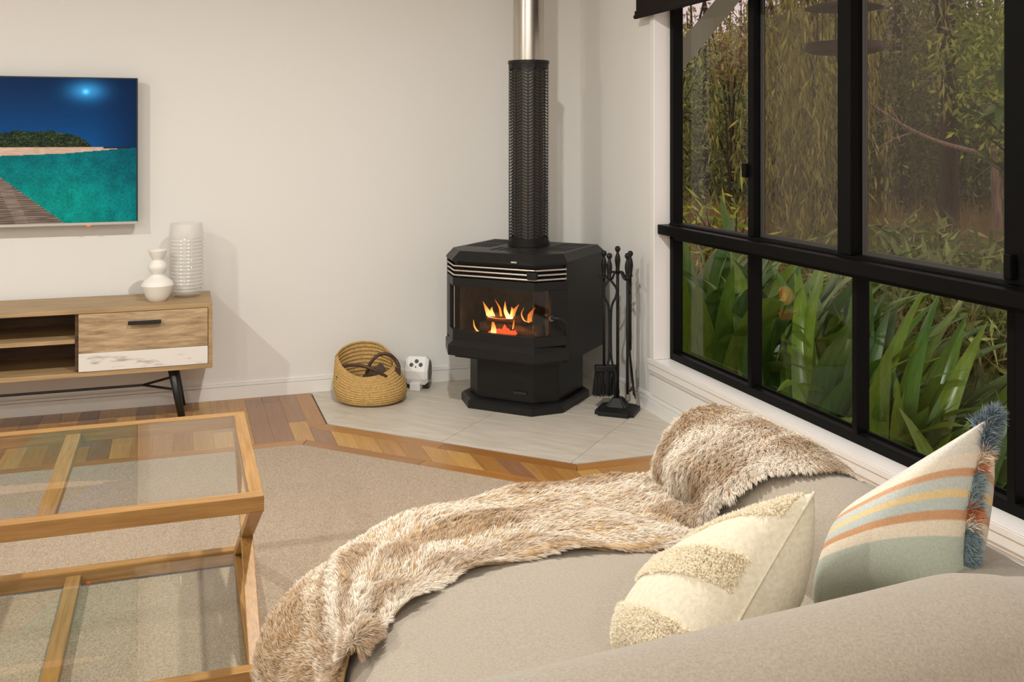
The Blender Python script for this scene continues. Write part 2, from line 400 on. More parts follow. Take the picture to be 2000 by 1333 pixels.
# right-hand front corner of the hearth lies in front of the diagonal
cp = MB().prism([(X0, Y0), (1.268, Y0), (1.268, 3.499), (.494, 4.273), (X0, 4.273)], -.016, .006).build('carpet', M['carpet'])
tag(cp, 'beige flecked wool carpet inset in the timber floor', 'carpet')

# ------------------------------------------------------------------ window
W1 = ST(bpy.data.objects.new('window_1', None)); COL.objects.link(W1); W1.location = (2.24, JY, SZ)
XF, XB, XG = 2.205, 2.2575, 2.255
def fr(name, a, b, m='black', bev=.0015): return MB().box(a, b).build(name, M[m], W1, bevel=bev)
fr('frame_rail', (XF, WY0, .266), (XB, JY, .300))
fr('frame_rail', (XF, WY0, HZ-.04), (XB, JY, HZ))
fr('frame_jamb', (XF, 4.157, .300), (XB, JY, HZ-.04)); fr('frame_jamb', (XF, WY0, .300), (XB, WY0+.035, HZ-.04))
lowm = [(3.515, 3.488), (2.854, 2.828), (2.181, 2.152), (1.50, 1.47)]
upm = [(3.507, 3.465), (2.907, 2.836), (2.171, 2.10), (1.50, 1.45)]
for a, b in lowm: fr('mullion', (XF, b, .300), (XB, a, .835))
for i, (a, b) in enumerate(upm): fr('sash_stile', (XF-(.020 if i in (1, 2) else .004), b, .915), (XB, a, HZ-.04))
fr('transom', (XF, WY0, .835), (XB, JY, .915))
fr('transom_rail', (WX-.008, WY0, .861), (XF, JY-.005, .906), bev=.003)
for k in range(2): fr('track', (2.185+.012*k, WY0, .906), (2.190+.012*k, JY-.03, .913), bev=.0006)
le = [4.157]+[v for ab in lowm for v in ab]+[WY0+.035]; ue = [4.157]+[v for ab in upm for v in ab]+[WY0+.035]
for i in range(0, len(le), 2):
    fr('pane', (XG-.002, le[i+1], .300), (XG+.002, le[i], .835), 'pane', 0)
    fr('sash_bead', (XG-.012, le[i+1], .300), (XG-.003, le[i], .309), 'black', 0)
for i in range(0, len(ue), 2):
    fr('pane', (XG-.002, ue[i+1], .915), (XG+.002, ue[i], HZ-.04), 'pane', 0)
    if i >= 2:
        fr('fly_screen', (XG-.017, ue[i+1]+.004, .925), (XG-.016, ue[i]-.004, HZ-.045), 'screen', 0)
        s = MB()
        for a, b in (((XG-.021, ue[i+1], .915), (XG-.012, ue[i], .930)), ((XG-.021, ue[i]-.014, .93), (XG-.012, ue[i], HZ-.04)), ((XG-.021, ue[i+1], .93), (XG-.012, ue[i+1]+.006, HZ-.04))): s.box(a, b)
        s.build('screen_frame', mat('screen_frame_grey', (.05, .045, .04), .5) if i == 2 else bpy.data.materials['screen_frame_grey'], W1)
fr('latch', (XF-.022, 3.497, 1.155), (XF, 3.528, 1.212), bev=.004)
fr('latch', (XF-.045, 2.125, .93), (XF-.02, 2.150, 1.0), bev=.004)

BL = thing('roller_blind', 'dark brown roller blind drawn partly down over the window top', 'blind', (2.095, 2.5, 1.9))
by0, by1 = .55, 4.325
MB().box((2.094, by0, 1.905), (2.096, by1, 2.44)).build('fabric', M['blind'], BL)
MB().tube([(2.092, by0, 1.899), (2.092, by1+.004, 1.899)], .011, 12).box((2.086, by0, 1.899), (2.098, by1, 1.926)).build('bottom_rail', M['blind'], BL)
MB().tube([(2.105, by0, 2.46), (2.105, by1, 2.46)], .03, 16).build('roller_tube', M['blind'], BL, smooth=True)
for yy in (by0-.012, by1): MB().box((2.07, yy, 2.42), (2.145, yy+.008, 2.50)).build('bracket', M['black'], BL)

# ------------------------------------------------------------------ downlights (ceiling, above the picture)
for i, (lx, ly, pwr) in enumerate(LAMPS):
    where = ['over the television end nearest the cabinet', 'over the coffee table and stove', 'left of the sofa behind the table', 'over the sofa', 'at the near wall on the right', 'at the near wall on the left'][i]
    d = thing('downlight', 'round white ceiling downlight ' + where, 'light', (lx, ly, CEIL), group='ceiling downlights')
    MB().lathe([(.056, -.001), (.060, -.004), (.050, -.009), (.044, -.006), (.044, -.0005)], 28, (lx, ly, CEIL)).build('ring', M['trim'], d, smooth=True)
    MB().lathe([(.0005, -.003), (.043, -.003)], 24, (lx, ly, CEIL)).build('lens', M['lamp'], d)
    ld = bpy.data.lights.new('downlight_beam', 'AREA'); ld.shape = 'DISK'; ld.size = .075; ld.energy = pwr; ld.color = LAMP_COL
    lo = bpy.data.objects.new('downlight_beam', ld); COL.objects.link(lo); lo.parent = d; lo.location = (0, 0, -.012)

# ------------------------------------------------------------------ wood heater
HS, HTt = -2.141, 4.45
HX, HY = (HS+HTt)/R2, (HTt-HS)/R2
WH = thing('wood_heater', 'black pedestal wood stove with a glowing fire on the corner hearth', 'stove', (HX, HY, .003), -PI/4); WH.scale = (1.03, 1, 1)
def hb(mb, name, m='heater', parent=None, **k): 
    return mb.build(name, M[m], parent or WH, world=False, **k)
def octo(hw, fw, yf, yc, yb, bc=.0):
    p = [(-fw, yf), (fw, yf), (hw, yc)]
    p += [(hw, yb-bc), (hw-bc, yb), (-hw+bc, yb), (-hw, yb-bc)] if bc else [(hw, yb), (-hw, yb)]
    return p + [(-hw, yc)]
mb = MB(); mb.prism(octo(.270, .165, -.262, -.135, .25, .06), 0, .034); mb.prism(octo(.270, .165, -.262, -.135, .25, .06), .034, .044, octo(.258, .158, -.25, -.13, .24, .055))
hb(mb, 'base_plate')
hb(MB().prism(octo(.235, .145, -.205, -.11, .20), .044, .262), 'pedestal', bevel=.004)
path = [(-.315, -.20), (-.21, -.33), (.21, -.33), (.315, -.20)]
BK = .29
def inset(path, d):
    """offset polyline towards +y / the middle"""
    r = []
    for i, p in enumerate(path):
        ds = []
        for a, b in ((i-1, i), (i, i+1)):
            if a >= 0 and b < len(path):
                dx, dy = path[b][0]-path[a][0], path[b][1]-path[a][1]; l = math.hypot(dx, dy); ds.append((-dy/l, dx/l))
        n = (sum(q[0] for q in ds), sum(q[1] for q in ds)); l = math.hypot(*n); n = (n[0]/l, n[1]/l)
        c = n[0]*ds[0][0]+n[1]*ds[0][1]; r.append((p[0]+n[0]*d/c, p[1]+n[1]*d/c))
    return r
def band(path, z0, z1, th):
    q = inset(path, th); mb = MB(); n = len(path)
    for i in range(n-1): mb.prism([path[i], path[i+1], q[i+1], q[i]], z0, z1)
    return mb
mb = MB()                                               # shell: sides, back, floor
mb.box((-.315, -.20, .255), (-.305, BK, .722)); mb.box((.305, -.20, .255), (.315, BK, .722)); mb.box((-.305, BK-.01, .255), (.305, BK, .722))
mb.prism(octo(.305, .205, -.315, -.195, BK-.01), .255, .335); mb.prism(octo(.305, .205, -.30, -.185, BK-.01), .70, .722)
hb(mb, 'body', bevel=.002)
fb = MB(); fb.box((-.215, -.10+.20, .345), (.215, .115, .63)); fb.box((-.232, -.22, .345), (-.215, .115, .63)); fb.box((.215, -.22, .345), (.232, .115, .63)); fb.prism(octo(.295, .195, -.305, -.18, .115), .335, .348); fb.prism(octo(.295, .195, -.305, -.18, .115), .625, .638)
hb(fb, 'firebox_lining', 'brickfb')
hb(band(inset(path, .035), .635, .722, .01), 'louvre_back', 'slot')
door = hb(band(path, .600, .640, .022), 'door', bevel=.002)
hb(band(path, .340, .388, .022), 'door_rail', parent=door, bevel=.002)
for sx in (-1, 1):
    a = (sx*.315, -.20); b = (sx*(.21+.105*.5), -.33+.13*.5); p = [a, b] if sx < 0 else [b, a]
    hb(band(p, .388, .600, .022), 'door_stile', parent=door, bevel=.002)
    c = (sx*.21, -.33); p = [b, c] if sx < 0 else [c, b]
    hb(band(inset(p, .010), .385, .603, .004), 'side_pane', 'stoveglass', parent=door)
hb(band([(-.205, -.322), (.205, -.322)], .385, .603, .004), 'pane', 'stoveglass', parent=door)
for k, z in enumerate((.652, .674, .696)):
    pts = inset(path, .006)
    o = hb(MB().tube([(x, y, z) for x, y in pts], .0048, 8), 'louvre_bar', 'bar')
for sx in (-.16, .09, .30):
    yy = -.325 if abs(sx) < .2 else -.21
    hb(MB().tube([(sx, yy+.006, .636), (sx, yy+.006, .715)], .0012, 6), 'louvre_rod', 'heater')
hb(MB().box((.175, -.338, .655), (.222, -.316, .688)), 'louvre_catch', bevel=.002)
opoly = octo(.318, .212, -.333, -.202, BK+.003); ipoly = octo(.288, .190, -.298, -.182, BK-.03)
mb = MB(); mb.prism(opoly, .718, .727); mb.prism(opoly, .727, .766, ipoly); hb(mb, 'top_lip', bevel=.002)
for sx in (-1, 1):
    for r in range(2):
        for k in range(7):
            x0 = sx*(.135+.0) + sx*(k*.0205); y0 = -.10+r*.175
            hb(MB().box((x0-.0055, y0, .7655), (x0+.0055, y0+.155, .7668)), 'top_slot', 'slot')
for k in range(5):
    hb(MB().box((-.085+k*.04, -.20, .7655), (-.06+k*.04, -.075, .7668)), 'top_slot', 'slot')
lp = [(-.325, -.195), (-.222, -.355), (.222, -.355), (.325, -.195)]
mb = MB(); q = inset(lp, .10)
for i in range(3): mb.prism([lp[i], lp[i+1], q[i+1], q[i]], .272, .318)
ti = inset(lp, .028)
for i in range(3): mb.prism([lp[i], lp[i+1], q[i+1], q[i]], .318, .345, [ti[i], ti[i+1], q[i+1], q[i]])
hb(mb, 'ash_ledge')
hd = hb(MB().tube([(.262, -.262, .475), (.275, -.285, .475)], .013, 12), 'handle_boss', 'innerflue')
hb(MB().tube([tuple(v) for v in bez([(.275, -.285, .477), (.30, -.285, .478), (.325, -.262, .46), (.335, -.25, .425), (.334, -.246, .40)], 12)], [.008]*4+[.010]*8, 10), 'door_handle', parent=hd, smooth=True)
hb(MB().prism([(.10, -.345), (.128, -.345), (.128, -.341), (.10, -.341)], .729, .736), 'badge', 'badge')
npl = hb(MB().box((.045, -.2085, .082), (.118, -.205, .098)), 'nameplate', 'heater')
for k in range(8):
    x0 = .049+k*.0084; hb(MB().box((x0, -.2096, .085), (x0+.0056, -.2084, .0945 if k in (0, 3, 5) else .0925)), 'letter_stroke', 'plate', parent=npl)
# flue, a part of the stove
FY = .064
hb(MB().lathe([(.0765, 1.690), (.0765, CEIL-.002)], 40, (0, FY, 0)), 'flue_pipe', 'steel', smooth=True)
hb(MB().lathe([(.0750, .766), (.0750, 1.690)], 40, (0, FY, 0)), 'inner_flue', 'innerflue', smooth=True)
sh = MB(); NC, rad, pz = 20, .0990, .0158; shear = .0125; zb, zt = .800, 1.672
nr = int((zt-zb-shear)/pz)
def cyl(k, z, r=rad): th = 2*PI*k/NC+.08; return (r*math.cos(th), FY+r*math.sin(th), z)
def hz(u, kk, z): return z+shear*((kk % 2)*(1-u)+((kk+1) % 2)*u)
for k in range(NC):
    for j in range(nr):
        z0 = zb+j*pz; z1 = z0+pz; o_ = []; i_ = []
        for u, v in ((0, 0), (1, 0), (1, 1), (0, 1)): o_.append(cyl(k+u, hz(u, k, z0 if v == 0 else z1)))
        for u, v in ((.12, .22), (.88, .22), (.88, .78), (.12, .78)): i_.append(cyl(k+u, hz(u, k, z0+(z1-z0)*v)))
        sh.add(o_+i_, [(0,1,5,4),(1,2,6,5),(2,3,7,6),(3,0,4,7)])
    for a, b in ((.766, zb), (zb+nr*pz, 1.70)):
        if a < zb: sh.add([cyl(k, a), cyl(k+1, a), cyl(k+1, hz(1, k, zb)), cyl(k, hz(0, k, zb))], [(0,1,2,3)])
        else: sh.add([cyl(k, hz(0, k, a)), cyl(k+1, hz(1, k, a)), cyl(k+1, b), cyl(k, b)], [(0,1,2,3)])
SHR = hb(sh, 'flue_shroud')
hb(MB().lathe([(.078, 1.700), (.102, 1.700), (.102, 1.684), (.099, 1.684)], 40, (0, FY, 0)), 'collar', parent=SHR, smooth=False)
hb(MB().lathe([(.099, .790), (.103, .790), (.103, .767), (.099, .767)], 40, (0, FY, 0)), 'collar', parent=SHR)

# fire inside
FZ = .3515
def hw(x, y, z):                                          # heater local to world
    return (HX+(x*math.cos(-PI/4)-y*math.sin(-PI/4)), HY+(x*math.sin(-PI/4)+y*math.cos(-PI/4)), z+.003)
def log(p, q, r, label):
    n = 9; path = []; rr = []
    for i in range(n):
        t = i/(n-1); path.append((Vector(p).lerp(Vector(q), t))+Vector((0, 0, .004*math.sin(7*t)))); rr.append(r*(1+.12*math.sin(5*t+p[0]*40)))
    o = MB().tube([hw(*v) for v in path], rr, 12).build('fire_log', M['char'], smooth=True); tag(o, label, 'log', 'logs burning in the stove')
log((-.15, -.17, FZ+.028), (.16, -.10, FZ+.030), .027, 'charred log lying lowest at the back of the stove fire')
log((-.10, -.20, FZ+.086), (.11, -.13, FZ+.080), .024, 'upper charred log with flames along its top')
log((.02, -.14, FZ+.024), (.19, -.20, FZ+.024), .022, 'charred log lying towards the right of the stove fire')
fire = thing('fire', 'orange flames and red embers behind the stove glass', 'fire', hw(0, -.2, FZ))
mb = MB(); r_ = random.Random(3)
for i in range(70):
    cx = -.055+r_.random()*.12; cy = -.275+r_.random()*.06; cz = FZ+.004+r_.random()*.05*(1-abs(cx)/.12); a = .008+.008*r_.random()
    vs = [hw(cx+a*dx*(.7+.5*r_.random()), cy+a*dy, cz+a*dz*(.7+.5*r_.random())) for dx, dy, dz in ((1,0,0),(-1,0,0),(0,1,0),(0,-1,0),(0,0,1),(0,0,-1))]
    mb.add(vs, [(0,2,4),(2,1,4),(1,3,4),(3,0,4),(2,0,5),(1,2,5),(3,1,5),(0,3,5)])
mb.build('ember_bed', M['ember'], fire)
def flame(pts, wds, hot, y):
    """a tongue: centre line in (x, z), widths; lens-shaped in depth; hot 0..1"""
    c = bez([(a, 0, b) for a, b in pts], 14); V = []; Fs = []; C = []
    n = 8
    for i, p in enumerate(c):
        t = i/13; wd = lerp1(wds, t)
        for k in range(n):
            th = 2*PI*k/n; V.append(hw(p.x+wd*math.cos(th), y+wd*.6*math.sin(th), p.z))
            h = hot*(1-t*.75); col = np.array((1., .16+.62*h**.9, .03+.45*h**2.0))*(.7+2.6*h*h)
            C.append(col)
    for i in range(13):
        for k in range(n): Fs.append((i*n+k, i*n+(k+1) % n, (i+1)*n+(k+1) % n, (i+1)*n+k))
    me = np_mesh('flame', V, Fs, [M['flame']], True, np.array(C)); o = bpy.data.objects.new('flame', me); COL.objects.link(o); o.parent = fire
    o.matrix_parent_inverse = Matrix.Translation(fire.location).inverted()
f0 = FZ
flame([(-.075, f0+.098), (-.085, f0+.125), (-.108, f0+.165)], [.014, .013, .001], .85, -.225)
flame([(-.055, f0+.098), (-.064, f0+.125), (-.060, f0+.142)], [.011, .008, .001], .8, -.22)
flame([(-.012, f0+.10), (-.02, f0+.14), (-.045, f0+.178)], [.006, .006, .001], .30, -.22)
flame([(.035, f0+.094), (.015, f0+.128), (.012, f0+.175)], [.017, .010, .0008], 1., -.225)
flame([(.042, f0+.094), (.05, f0+.13), (.045, f0+.150)], [.010, .010, .001], .85, -.22)
flame([(.052, f0+.105), (.065, f0+.14), (.085, f0+.165)], [.008, .009, .001], .45, -.22)
flame([(-.075, f0+.094), (-.02, f0+.090), (.045, f0+.094)], [.004, .003, .004], 1., -.232)
flame([(.135, f0+.082), (.108, f0+.09), (.095, f0+.12), (.108, f0+.15)], [.004, .005, .003, .001], .75, -.215)
flame([(.135, f0+.085), (.14, f0+.12), (.165, f0+.155)], [.013, .012, .001], .32, -.21)
flame([(-.02, f0+.012), (-.07, f0+.008), (-.118, f0+.045), (-.128, f0+.085)], [.006, .008, .006, .001], 1., -.285)
flame([(-.022, f0+.012), (-.018, f0+.05), (-.022, f0+.082)], [.016, .014, .006], 1., -.285)
flame([(.065, f0+.05), (.07, f0+.07), (.072, f0+.095)], [.003, .005, .001], .5, -.25)
fl = bpy.data.lights.new('fire_glow', 'POINT'); fl.energy = .5; fl.color = (1, .42, .12); fl.shadow_soft_size = .05
flo = bpy.data.objects.new('fire_glow', fl); COL.objects.link(flo); flo.location = hw(0, -.24, FZ+.12); flo.parent = fire; flo.matrix_parent_inverse = Matrix.Translation(fire.location).inverted()

# ------------------------------------------------------------------ fireside tools
TX, TY = 1.985, 4.300; IR = (CA, -SA); IF = (SA, CA)        # image-right and image-forward directions
def tw(a, f, z): return (TX+IR[0]*a+IF[0]*f, TY+IR[1]*a+IF[1]*f, z)
def handle(mb, a, f, zt):
    mb.lathe([(.0005, 0), (.009, -.003), (.0135, -.012), (.0135, -.018), (.009, -.027), (.005, -.031), (.0075, -.036), (.0125, -.055), (.0135, -.070), (.0105, -.095), (.0085, -.112), (.011, -.118), (.011, -.124), (.005, -.126)], 14, tw(a, f, zt))
st = thing('fire_tool_stand', 'black iron fireside tool stand with a stepped square base beside the stove', 'stand', tw(0, 0, .003))
def notch(h, n, rot=ANG+.35):
    p = [(-h+n, -h), (h-n, -h), (h-n, -h+n), (h, -h+n), (h, h-n), (h-n, h-n), (h-n, h), (-h+n, h), (-h+n, h-n), (-h, h-n), (-h, -h+n), (-h+n, -h+n)]
    c, s_ = math.cos(-rot), math.sin(-rot)
    return [(TX+x*c-y*s_, TY+x*s_+y*c) for x, y in p]
mb = MB(); mb.prism(notch(.094, .02), .003, .022); mb.prism(notch(.094, .02), .022, .036, notch(.055, .012)); mb.prism(notch(.05, .01), .036, .075, notch(.022, .004))
mb.build('base', M['iron'], st, bevel=.002)
MB().tube([tw(0, 0, .07), tw(0, 0, .70)], .0075, 10).build('pole', M['iron'], st, smooth=True)
mb = MB(); handle(mb, 0, 0, .798); mb.build('handle', M['iron'], st, smooth=True)
for a, f in ((-.072, .04), (-.044, -.04), (.042, -.04), (.064, .04)):
    pts = bez([tw(0, 0, .665), tw(a*.35, f*.35, .672), tw(a*.6, f*.6, .648), tw(a*.9, f*.9, .640), tw(a*1.12, f*1.12, .648)], 12)
    MB().tube([tuple(v) for v in pts], .0055, 8).build('hook', M['iron'], st, smooth=True)
def tool(name, label, a, f):
    t = thing(name, label, 'fire tool', tw(a, f, .1), group='fireside tools'); mb = MB(); handle(mb, a, f, .770); mb.build('handle', M['iron'], t, smooth=True); return t
t = tool('hearth_brush', 'black hearth brush hanging at the left of the tool stand', -.060, .055)
MB().tube([tw(-.060, .055, .645), tw(-.060, .055, .215)], .0065, 10).build('rod', M['iron'], t, smooth=True)
mb = MB(); mb.prism([tw(a, f, 0)[:2] for a, f in ((-.105, .035), (.005, .035), (.005, .075), (-.105, .075))], .185, .215); mb.build('brush_head', M['iron'], t, bevel=.005)
V = []; Fs = []; r_ = random.Random(2)
for i in range(420):
    a = -.102+.104*r_.random(); f = .038+.034*r_.random(); n = len(V); z1 = .062+.02*r_.random(); da = (a+.05)*.22+r_.uniform(-.006, .006)
    V += [tw(a-.0012, f, .188), tw(a+.0012, f, .188), tw(a+da+.0009, f+r_.uniform(-.006, .006), z1), tw(a+da-.0009, f, z1)]; Fs.append((n, n+1, n+2, n+3))
o = bpy.data.objects.new('bristles', np_mesh('bristles', V, Fs, [M['bristle']])); COL.objects.link(o); o.parent = t; o.matrix_parent_inverse = Matrix.Translation(t.location).inverted(); o['kind'] = 'stuff'
t = tool('fire_tongs', 'black fire tongs with bowed legs hanging left of the stand pole', -.044, -.045)
for sg in (-1, 1):
    c = -.040
    pts = bez([tw(-.044, -.045, .648), tw(c+sg*.030, -.045, .60), tw(c+sg*.026, -.045, .56), tw(c+sg*.005, -.045, .50), tw(c+sg*.004, -.045, .30), tw(c+sg*.012, -.045, .24), tw(c+sg*.026, -.045, .19), tw(c+sg*.022, -.045, .15)], 26)
    MB().tube([tuple(v) for v in pts], .0058, 8).build('leg', M['iron'], t, smooth=True)
MB().tube([tw(-.04, -.052, .31), tw(-.04, -.038, .31)], .010, 10).build('rivet', M['iron'], t)
t = tool('fire_poker', 'black fire poker with a side hook hanging right of the pole', .042, -.045)
MB().tube([tw(.042, -.045, .645), tw(.042, -.045, .10)], .0068, 10).build('rod', M['iron'], t, smooth=True)
MB().tube([tuple(v) for v in bez([tw(.042, -.045, .118), tw(.056, -.045, .118), tw(.064, -.045, .135), tw(.066, -.045, .155)], 9)], [.006]*5+[.0045, .003, .002, .001], 8).build('hook', M['iron'], t, smooth=True)
t = tool('ash_shovel', 'black narrow ash shovel hanging at the right of the tool stand', .066, .045)
MB().tube([tw(.066, .045, .645), tw(.066, .045, .29)], .0065, 10).build('rod', M['iron'], t, smooth=True)
mb = MB(); P = []
for i in range(9):
    u = i/8; a = .066+.024*u; z = .30-.235*u; hw_ = .008+.016*math.sin(min(1, u*1.6)*PI/2); row = []
    for j in range(7):
        v = j/6*2-1; row.append(tw(a+.004*(1-v*v)-.004, .045+hw_*v*1.6, z))
    P.append(row)
mb.grid(P); o = mb.build('blade', M['iron'], t, smooth=True); sm = o.modifiers.new('thick', 'SOLIDIFY'); sm.thickness = .004

# ------------------------------------------------------------------ woven basket with firewood
BX, BY = .905, 4.880
BK_ = thing('basket', 'slumped seagrass basket with brown leather handles on the hearth', 'basket', (BX, BY, .003), -ANG)
NT, NR = 96, 110
def bask(th, v, dr=0.):
    """th angle (0 = right, -90 = front), v 0..1 bottom to rim"""
    c, s_ = math.cos(th), math.sin(th)
    rim = .205-.075*max(0, -s_)**1.5*1.0 + .055*max(0, s_)**1.2 - .035*max(0, c)**2 + .015*max(0, -c)
    z = rim*v
    r = .150+.030*math.sin(min(1, v*2.2)*PI*.5)*1. - .036*v*v
    if v < .12: r -= .028*(1-v/.12)**2
    rib = .0062*abs(math.sin(v*PI*13))
    sx, sy = 1.02, .86
    cx = -.03*v*v; cy = .045*v*v*(1 if s_ < 0 else .6)
    bul = .012*math.exp(-((th-(-.5))/.35)**2)*math.exp(-((v-.22)/.15)**2)
    rr = r+rib+dr+bul
    return (cx+rr*c*sx, cy+rr*s_*sy, z)
P = [[bask(2*PI*i/NT, j/NR) for j in range(NR+1)] for i in range(NT)]
P2 = [[bask(2*PI*i/NT, 1-j/NR, -.010) for j in range(NR+1)] for i in range(NT)]
P3 = [P[i]+P2[i] for i in range(NT)]
mb = MB(); mb.grid(P3, True); hbk = mb.build('woven_body', M['seagrass'], BK_, smooth=True, world=False)
mb = MB(); mb.tube([bask(2*PI*i/64, 1., -.004) for i in range(65)], .0055, 8); mb.build('rim', M['seagrass'], BK_, smooth=True, world=False)
mb = MB(); n = 32; mb.prism([(.135*math.cos(2*PI*i/n), .115*math.sin(2*PI*i/n)) for i in range(n)], .0005, .008); mb.build('bottom', M['seagrass'], BK_, world=False)
def bh(pts, nm='handle'): MB().tube([tuple(v) for v in bez(pts, 24)], .0085, 10).build(nm, M['leather'], BK_, smooth=True, world=False)
bh([(-.155, -.03, .135), (-.135, -.03, .175), (-.06, -.055, .190), (.02, -.06, .170), (.085, -.05, .130)])
bh([(-.02, .0, .135), (.0, .0, .19), (.04, .02, .225), (.09, .03, .222), (.125, .03, .19), (.14, .01, .165)])
for a in ((-.150, -.05, .115), (.135, .0, .150)):
    MB().box((a[0]-.014, a[1]-.006, a[2]-.025), (a[0]+.014, a[1]+.006, a[2]+.02)).build('handle_tab', M['leather'], BK_, world=False, bevel=.004)
for k, (a, b, r, lb) in enumerate((((-.05, .0, .06), (.07, .03, .150), .042, 'dark brown split log end rising inside the basket'), ((-.09, -.02, .06), (.05, -.045, .100), .032, 'dark stick of firewood lying low in the basket'))):
    p = Matrix.Translation(BK_.location) @ Matrix.Rotation(-ANG, 4, 'Z')
    o = MB().tube([p @ Vector(a), p @ (Vector(a).lerp(Vector(b), .5)+Vector((0, 0, .006))), p @ Vector(b)], [r, r*1.05, r*.95], 9).build('firewood', M['darkwood']); tag(o, lb, 'firewood', 'firewood in the basket')

# ------------------------------------------------------------------ small white device
DV = thing('white_device', 'small white faceted plastic device with three dark round holes by the skirting', 'device', (1.185, 5.045, .003), -ANG-.18)
yz = [(-.052, .058), (-.036, .026), (.026, .024), (.050, .055), (.052, .120), (.030, .160), (-.014, .168), (-.052, .098)]
def sidepoly(f, dz=.095): return [(y*f, dz+(z-dz)*f) for y, z in yz]
mb = MB(); A = sidepoly(1.); B = sidepoly(.80); vs = []
for x, pl in ((-.062, B), (-.046, A), (.046, A), (.062, B)): vs += [(x, y, z) for y, z in pl]
n = 8; fs = [tuple(range(n)), tuple(range(3*n, 4*n))[::-1]] + [(i*n+k, (i+1)*n+k, (i+1)*n+(k+1) % n, i*n+(k+1) % n) for i in range(3) for k in range(n)]
mb.add(vs, fs); mb.build('housing', M['whiteplastic'], DV, world=False, bevel=.002)
Cg = sidepoly(.70)
for sx in (-1, 1):
    mb = MB(); mb.add([(sx*.0605, y, z) for y, z in Cg]+[(sx*.0645, y, z) for y, z in Cg], [tuple(range(n)), tuple(range(n, 2*n))] + [(k, (k+1) % n, n+(k+1) % n, n+k) for k in range(n)])
    mb.build('side_panel', M['greyplastic'], DV, world=False)
    MB().tube([(sx*.032, .0, .020), (sx*.060, .0, .020)], .020, 18).build('foot', M['knob'], DV, world=False)
MB().box((-.028, -.066, 0), (.028, -.020, .040)).build('front_tab', M['whiteplastic'], DV, world=False, bevel=.004)
dn = Vector((0, -.070, .038)).normalized(); pc = Vector((0, -.033, .133)); up = Vector((0, .038, .070)).normalized()
for a, b, r in ((-.026, -.006, .0105), (0, .014, .0105), (.024, -.004, .0105), (-.002, -.016, .004)):
    c = pc+Vector((a, 0, 0))+up*b
    MB().tube([c-dn*.004, c+dn*.0025], r, 16).build('round_hole', M['knob'], DV, world=False)

# ------------------------------------------------------------------ television
TV = thing('television', 'wall-mounted flat television showing a tropical island beach', 'television', (-.80, 5.07, .904))
tx0, tx1, tz0, tz1 = -1.418, -.189, .904, 1.602
MB().box((tx0, 5.072, tz0), (tx1, 5.105, tz1)).build('panel_housing', M['tv'], TV, bevel=.002)
MB().box((-1.1, 5.105, 1.05), (-.5, 5.15, 1.45)).build('wall_mount', M['tv'], TV)
MB().box((tx0, 5.066, tz0-.004), (tx1, 5.10, tz0+.009)).build('bezel', M['bezel'], TV, bevel=.001)
MB().box((-.415, 5.064, tz0-.009), (-.40, 5.08, tz0-.003)).build('standby_light', M['ledred'], TV)
nx, nz = 360, 200
gx = np.linspace(tx0+.006, tx1-.006, nx+1); gz = np.linspace(tz0+.010, tz1-.006, nz+1)
GX, GZ = np.meshgrid(gx, gz)
V = np.stack([GX.ravel(), np.full(GX.size, 5.0705), GZ.ravel()], 1)
I = np.arange((nx+1)*(nz+1)).reshape(nz+1, nx+1)
Fq = np.stack([I[:-1, :-1].ravel(), I[:-1, 1:].ravel(), I[1:, 1:].ravel(), I[1:, :-1].ravel()], 1)
PXx = 269-(tx1-V[:, 0])/(tx1+.784)*269; PYy = 152+(1.602-V[:, 2])/(.698)*284
def mixc(a, b, t): t = np.clip(t, 0, 1)[:, None]; return np.asarray(a)*(1-t)+np.asarray(b)*t
sky = mixc((0, 30, 66), (4, 66, 122), (PYy-152)/130); sky = mixc(sky, (0, 26, 58), ((PXx-180)/110))
g = np.exp(-(((PXx-167)/38)**2+((PYy-178)/20)**2)); sky = sky+g[:, None]*np.array((52, 104, 128)); g2 = np.exp(-(((PXx-165)/6)**2+((PYy-180)/5)**2)); sky = sky+g2[:, None]*np.array((50, 80, 90))
nzs = vnoise(PXx*.5, PYy*.5); nzl = vnoise(PXx*.06+9, PYy*.06)
water = mixc((0, 92, 100), (4, 122, 116), (PYy-295)/90); water = mixc(water, (0, 70, 86), (PXx-150)/140*(1-(PYy-290)/240)); water = water*(0.86+.28*nzs)[:, None]*(.9+.2*nzl)[:, None]
img = np.where((PYy > 289)[:, None], water, sky)
ttop = 262-4*vnoise(PXx*.12, PXx*0+3)-6*vnoise(PXx*.03, PXx*0)+np.clip((PXx-120)/55, 0, 1)**2*22
trees = mixc((14, 26, 22), (64, 78, 40), vnoise(PXx*.4, PYy*.6)**2*1.2)
img = np.where(((PYy > ttop) & (PYy < 290) & (PXx < 176))[:, None], trees, img)
sbot = 303-8*np.clip(PXx/235, 0, 1)-2*np.clip(-PXx/200, 0, 1)
sand = mixc((168, 140, 122), (196, 170, 150), vnoise(PXx*.1, PYy*.5))
img = np.where(((PYy > 287) & (PYy < np.minimum(sbot, 290+(235-PXx)*.08)) & (PXx < 228))[:, None], sand, img)
img = np.where(((PYy > 286.5) & (PYy < 290) & (PXx > 200) & (PXx < 256))[:, None], (34, 26, 30), img)
line = 343+(PXx)*93/128
dock = mixc((70, 62, 58), (112, 98, 88), vnoise(PXx*.05, PYy*.9))*(.75+.5*(np.sin(PYy*1.5+PXx*.02) > -.7))[:, None]
img = np.where(((PYy > line) & (PXx > -280))[:, None], dock, img)
sc_ = bpy.data.objects.new('screen', np_mesh('screen', V, Fq, [M['tvpic']], False, lin(np.clip(img, 0, 255)))); COL.objects.link(sc_); sc_.parent = TV; sc_.matrix_parent_inverse = Matrix.Translation(TV.location).inverted()

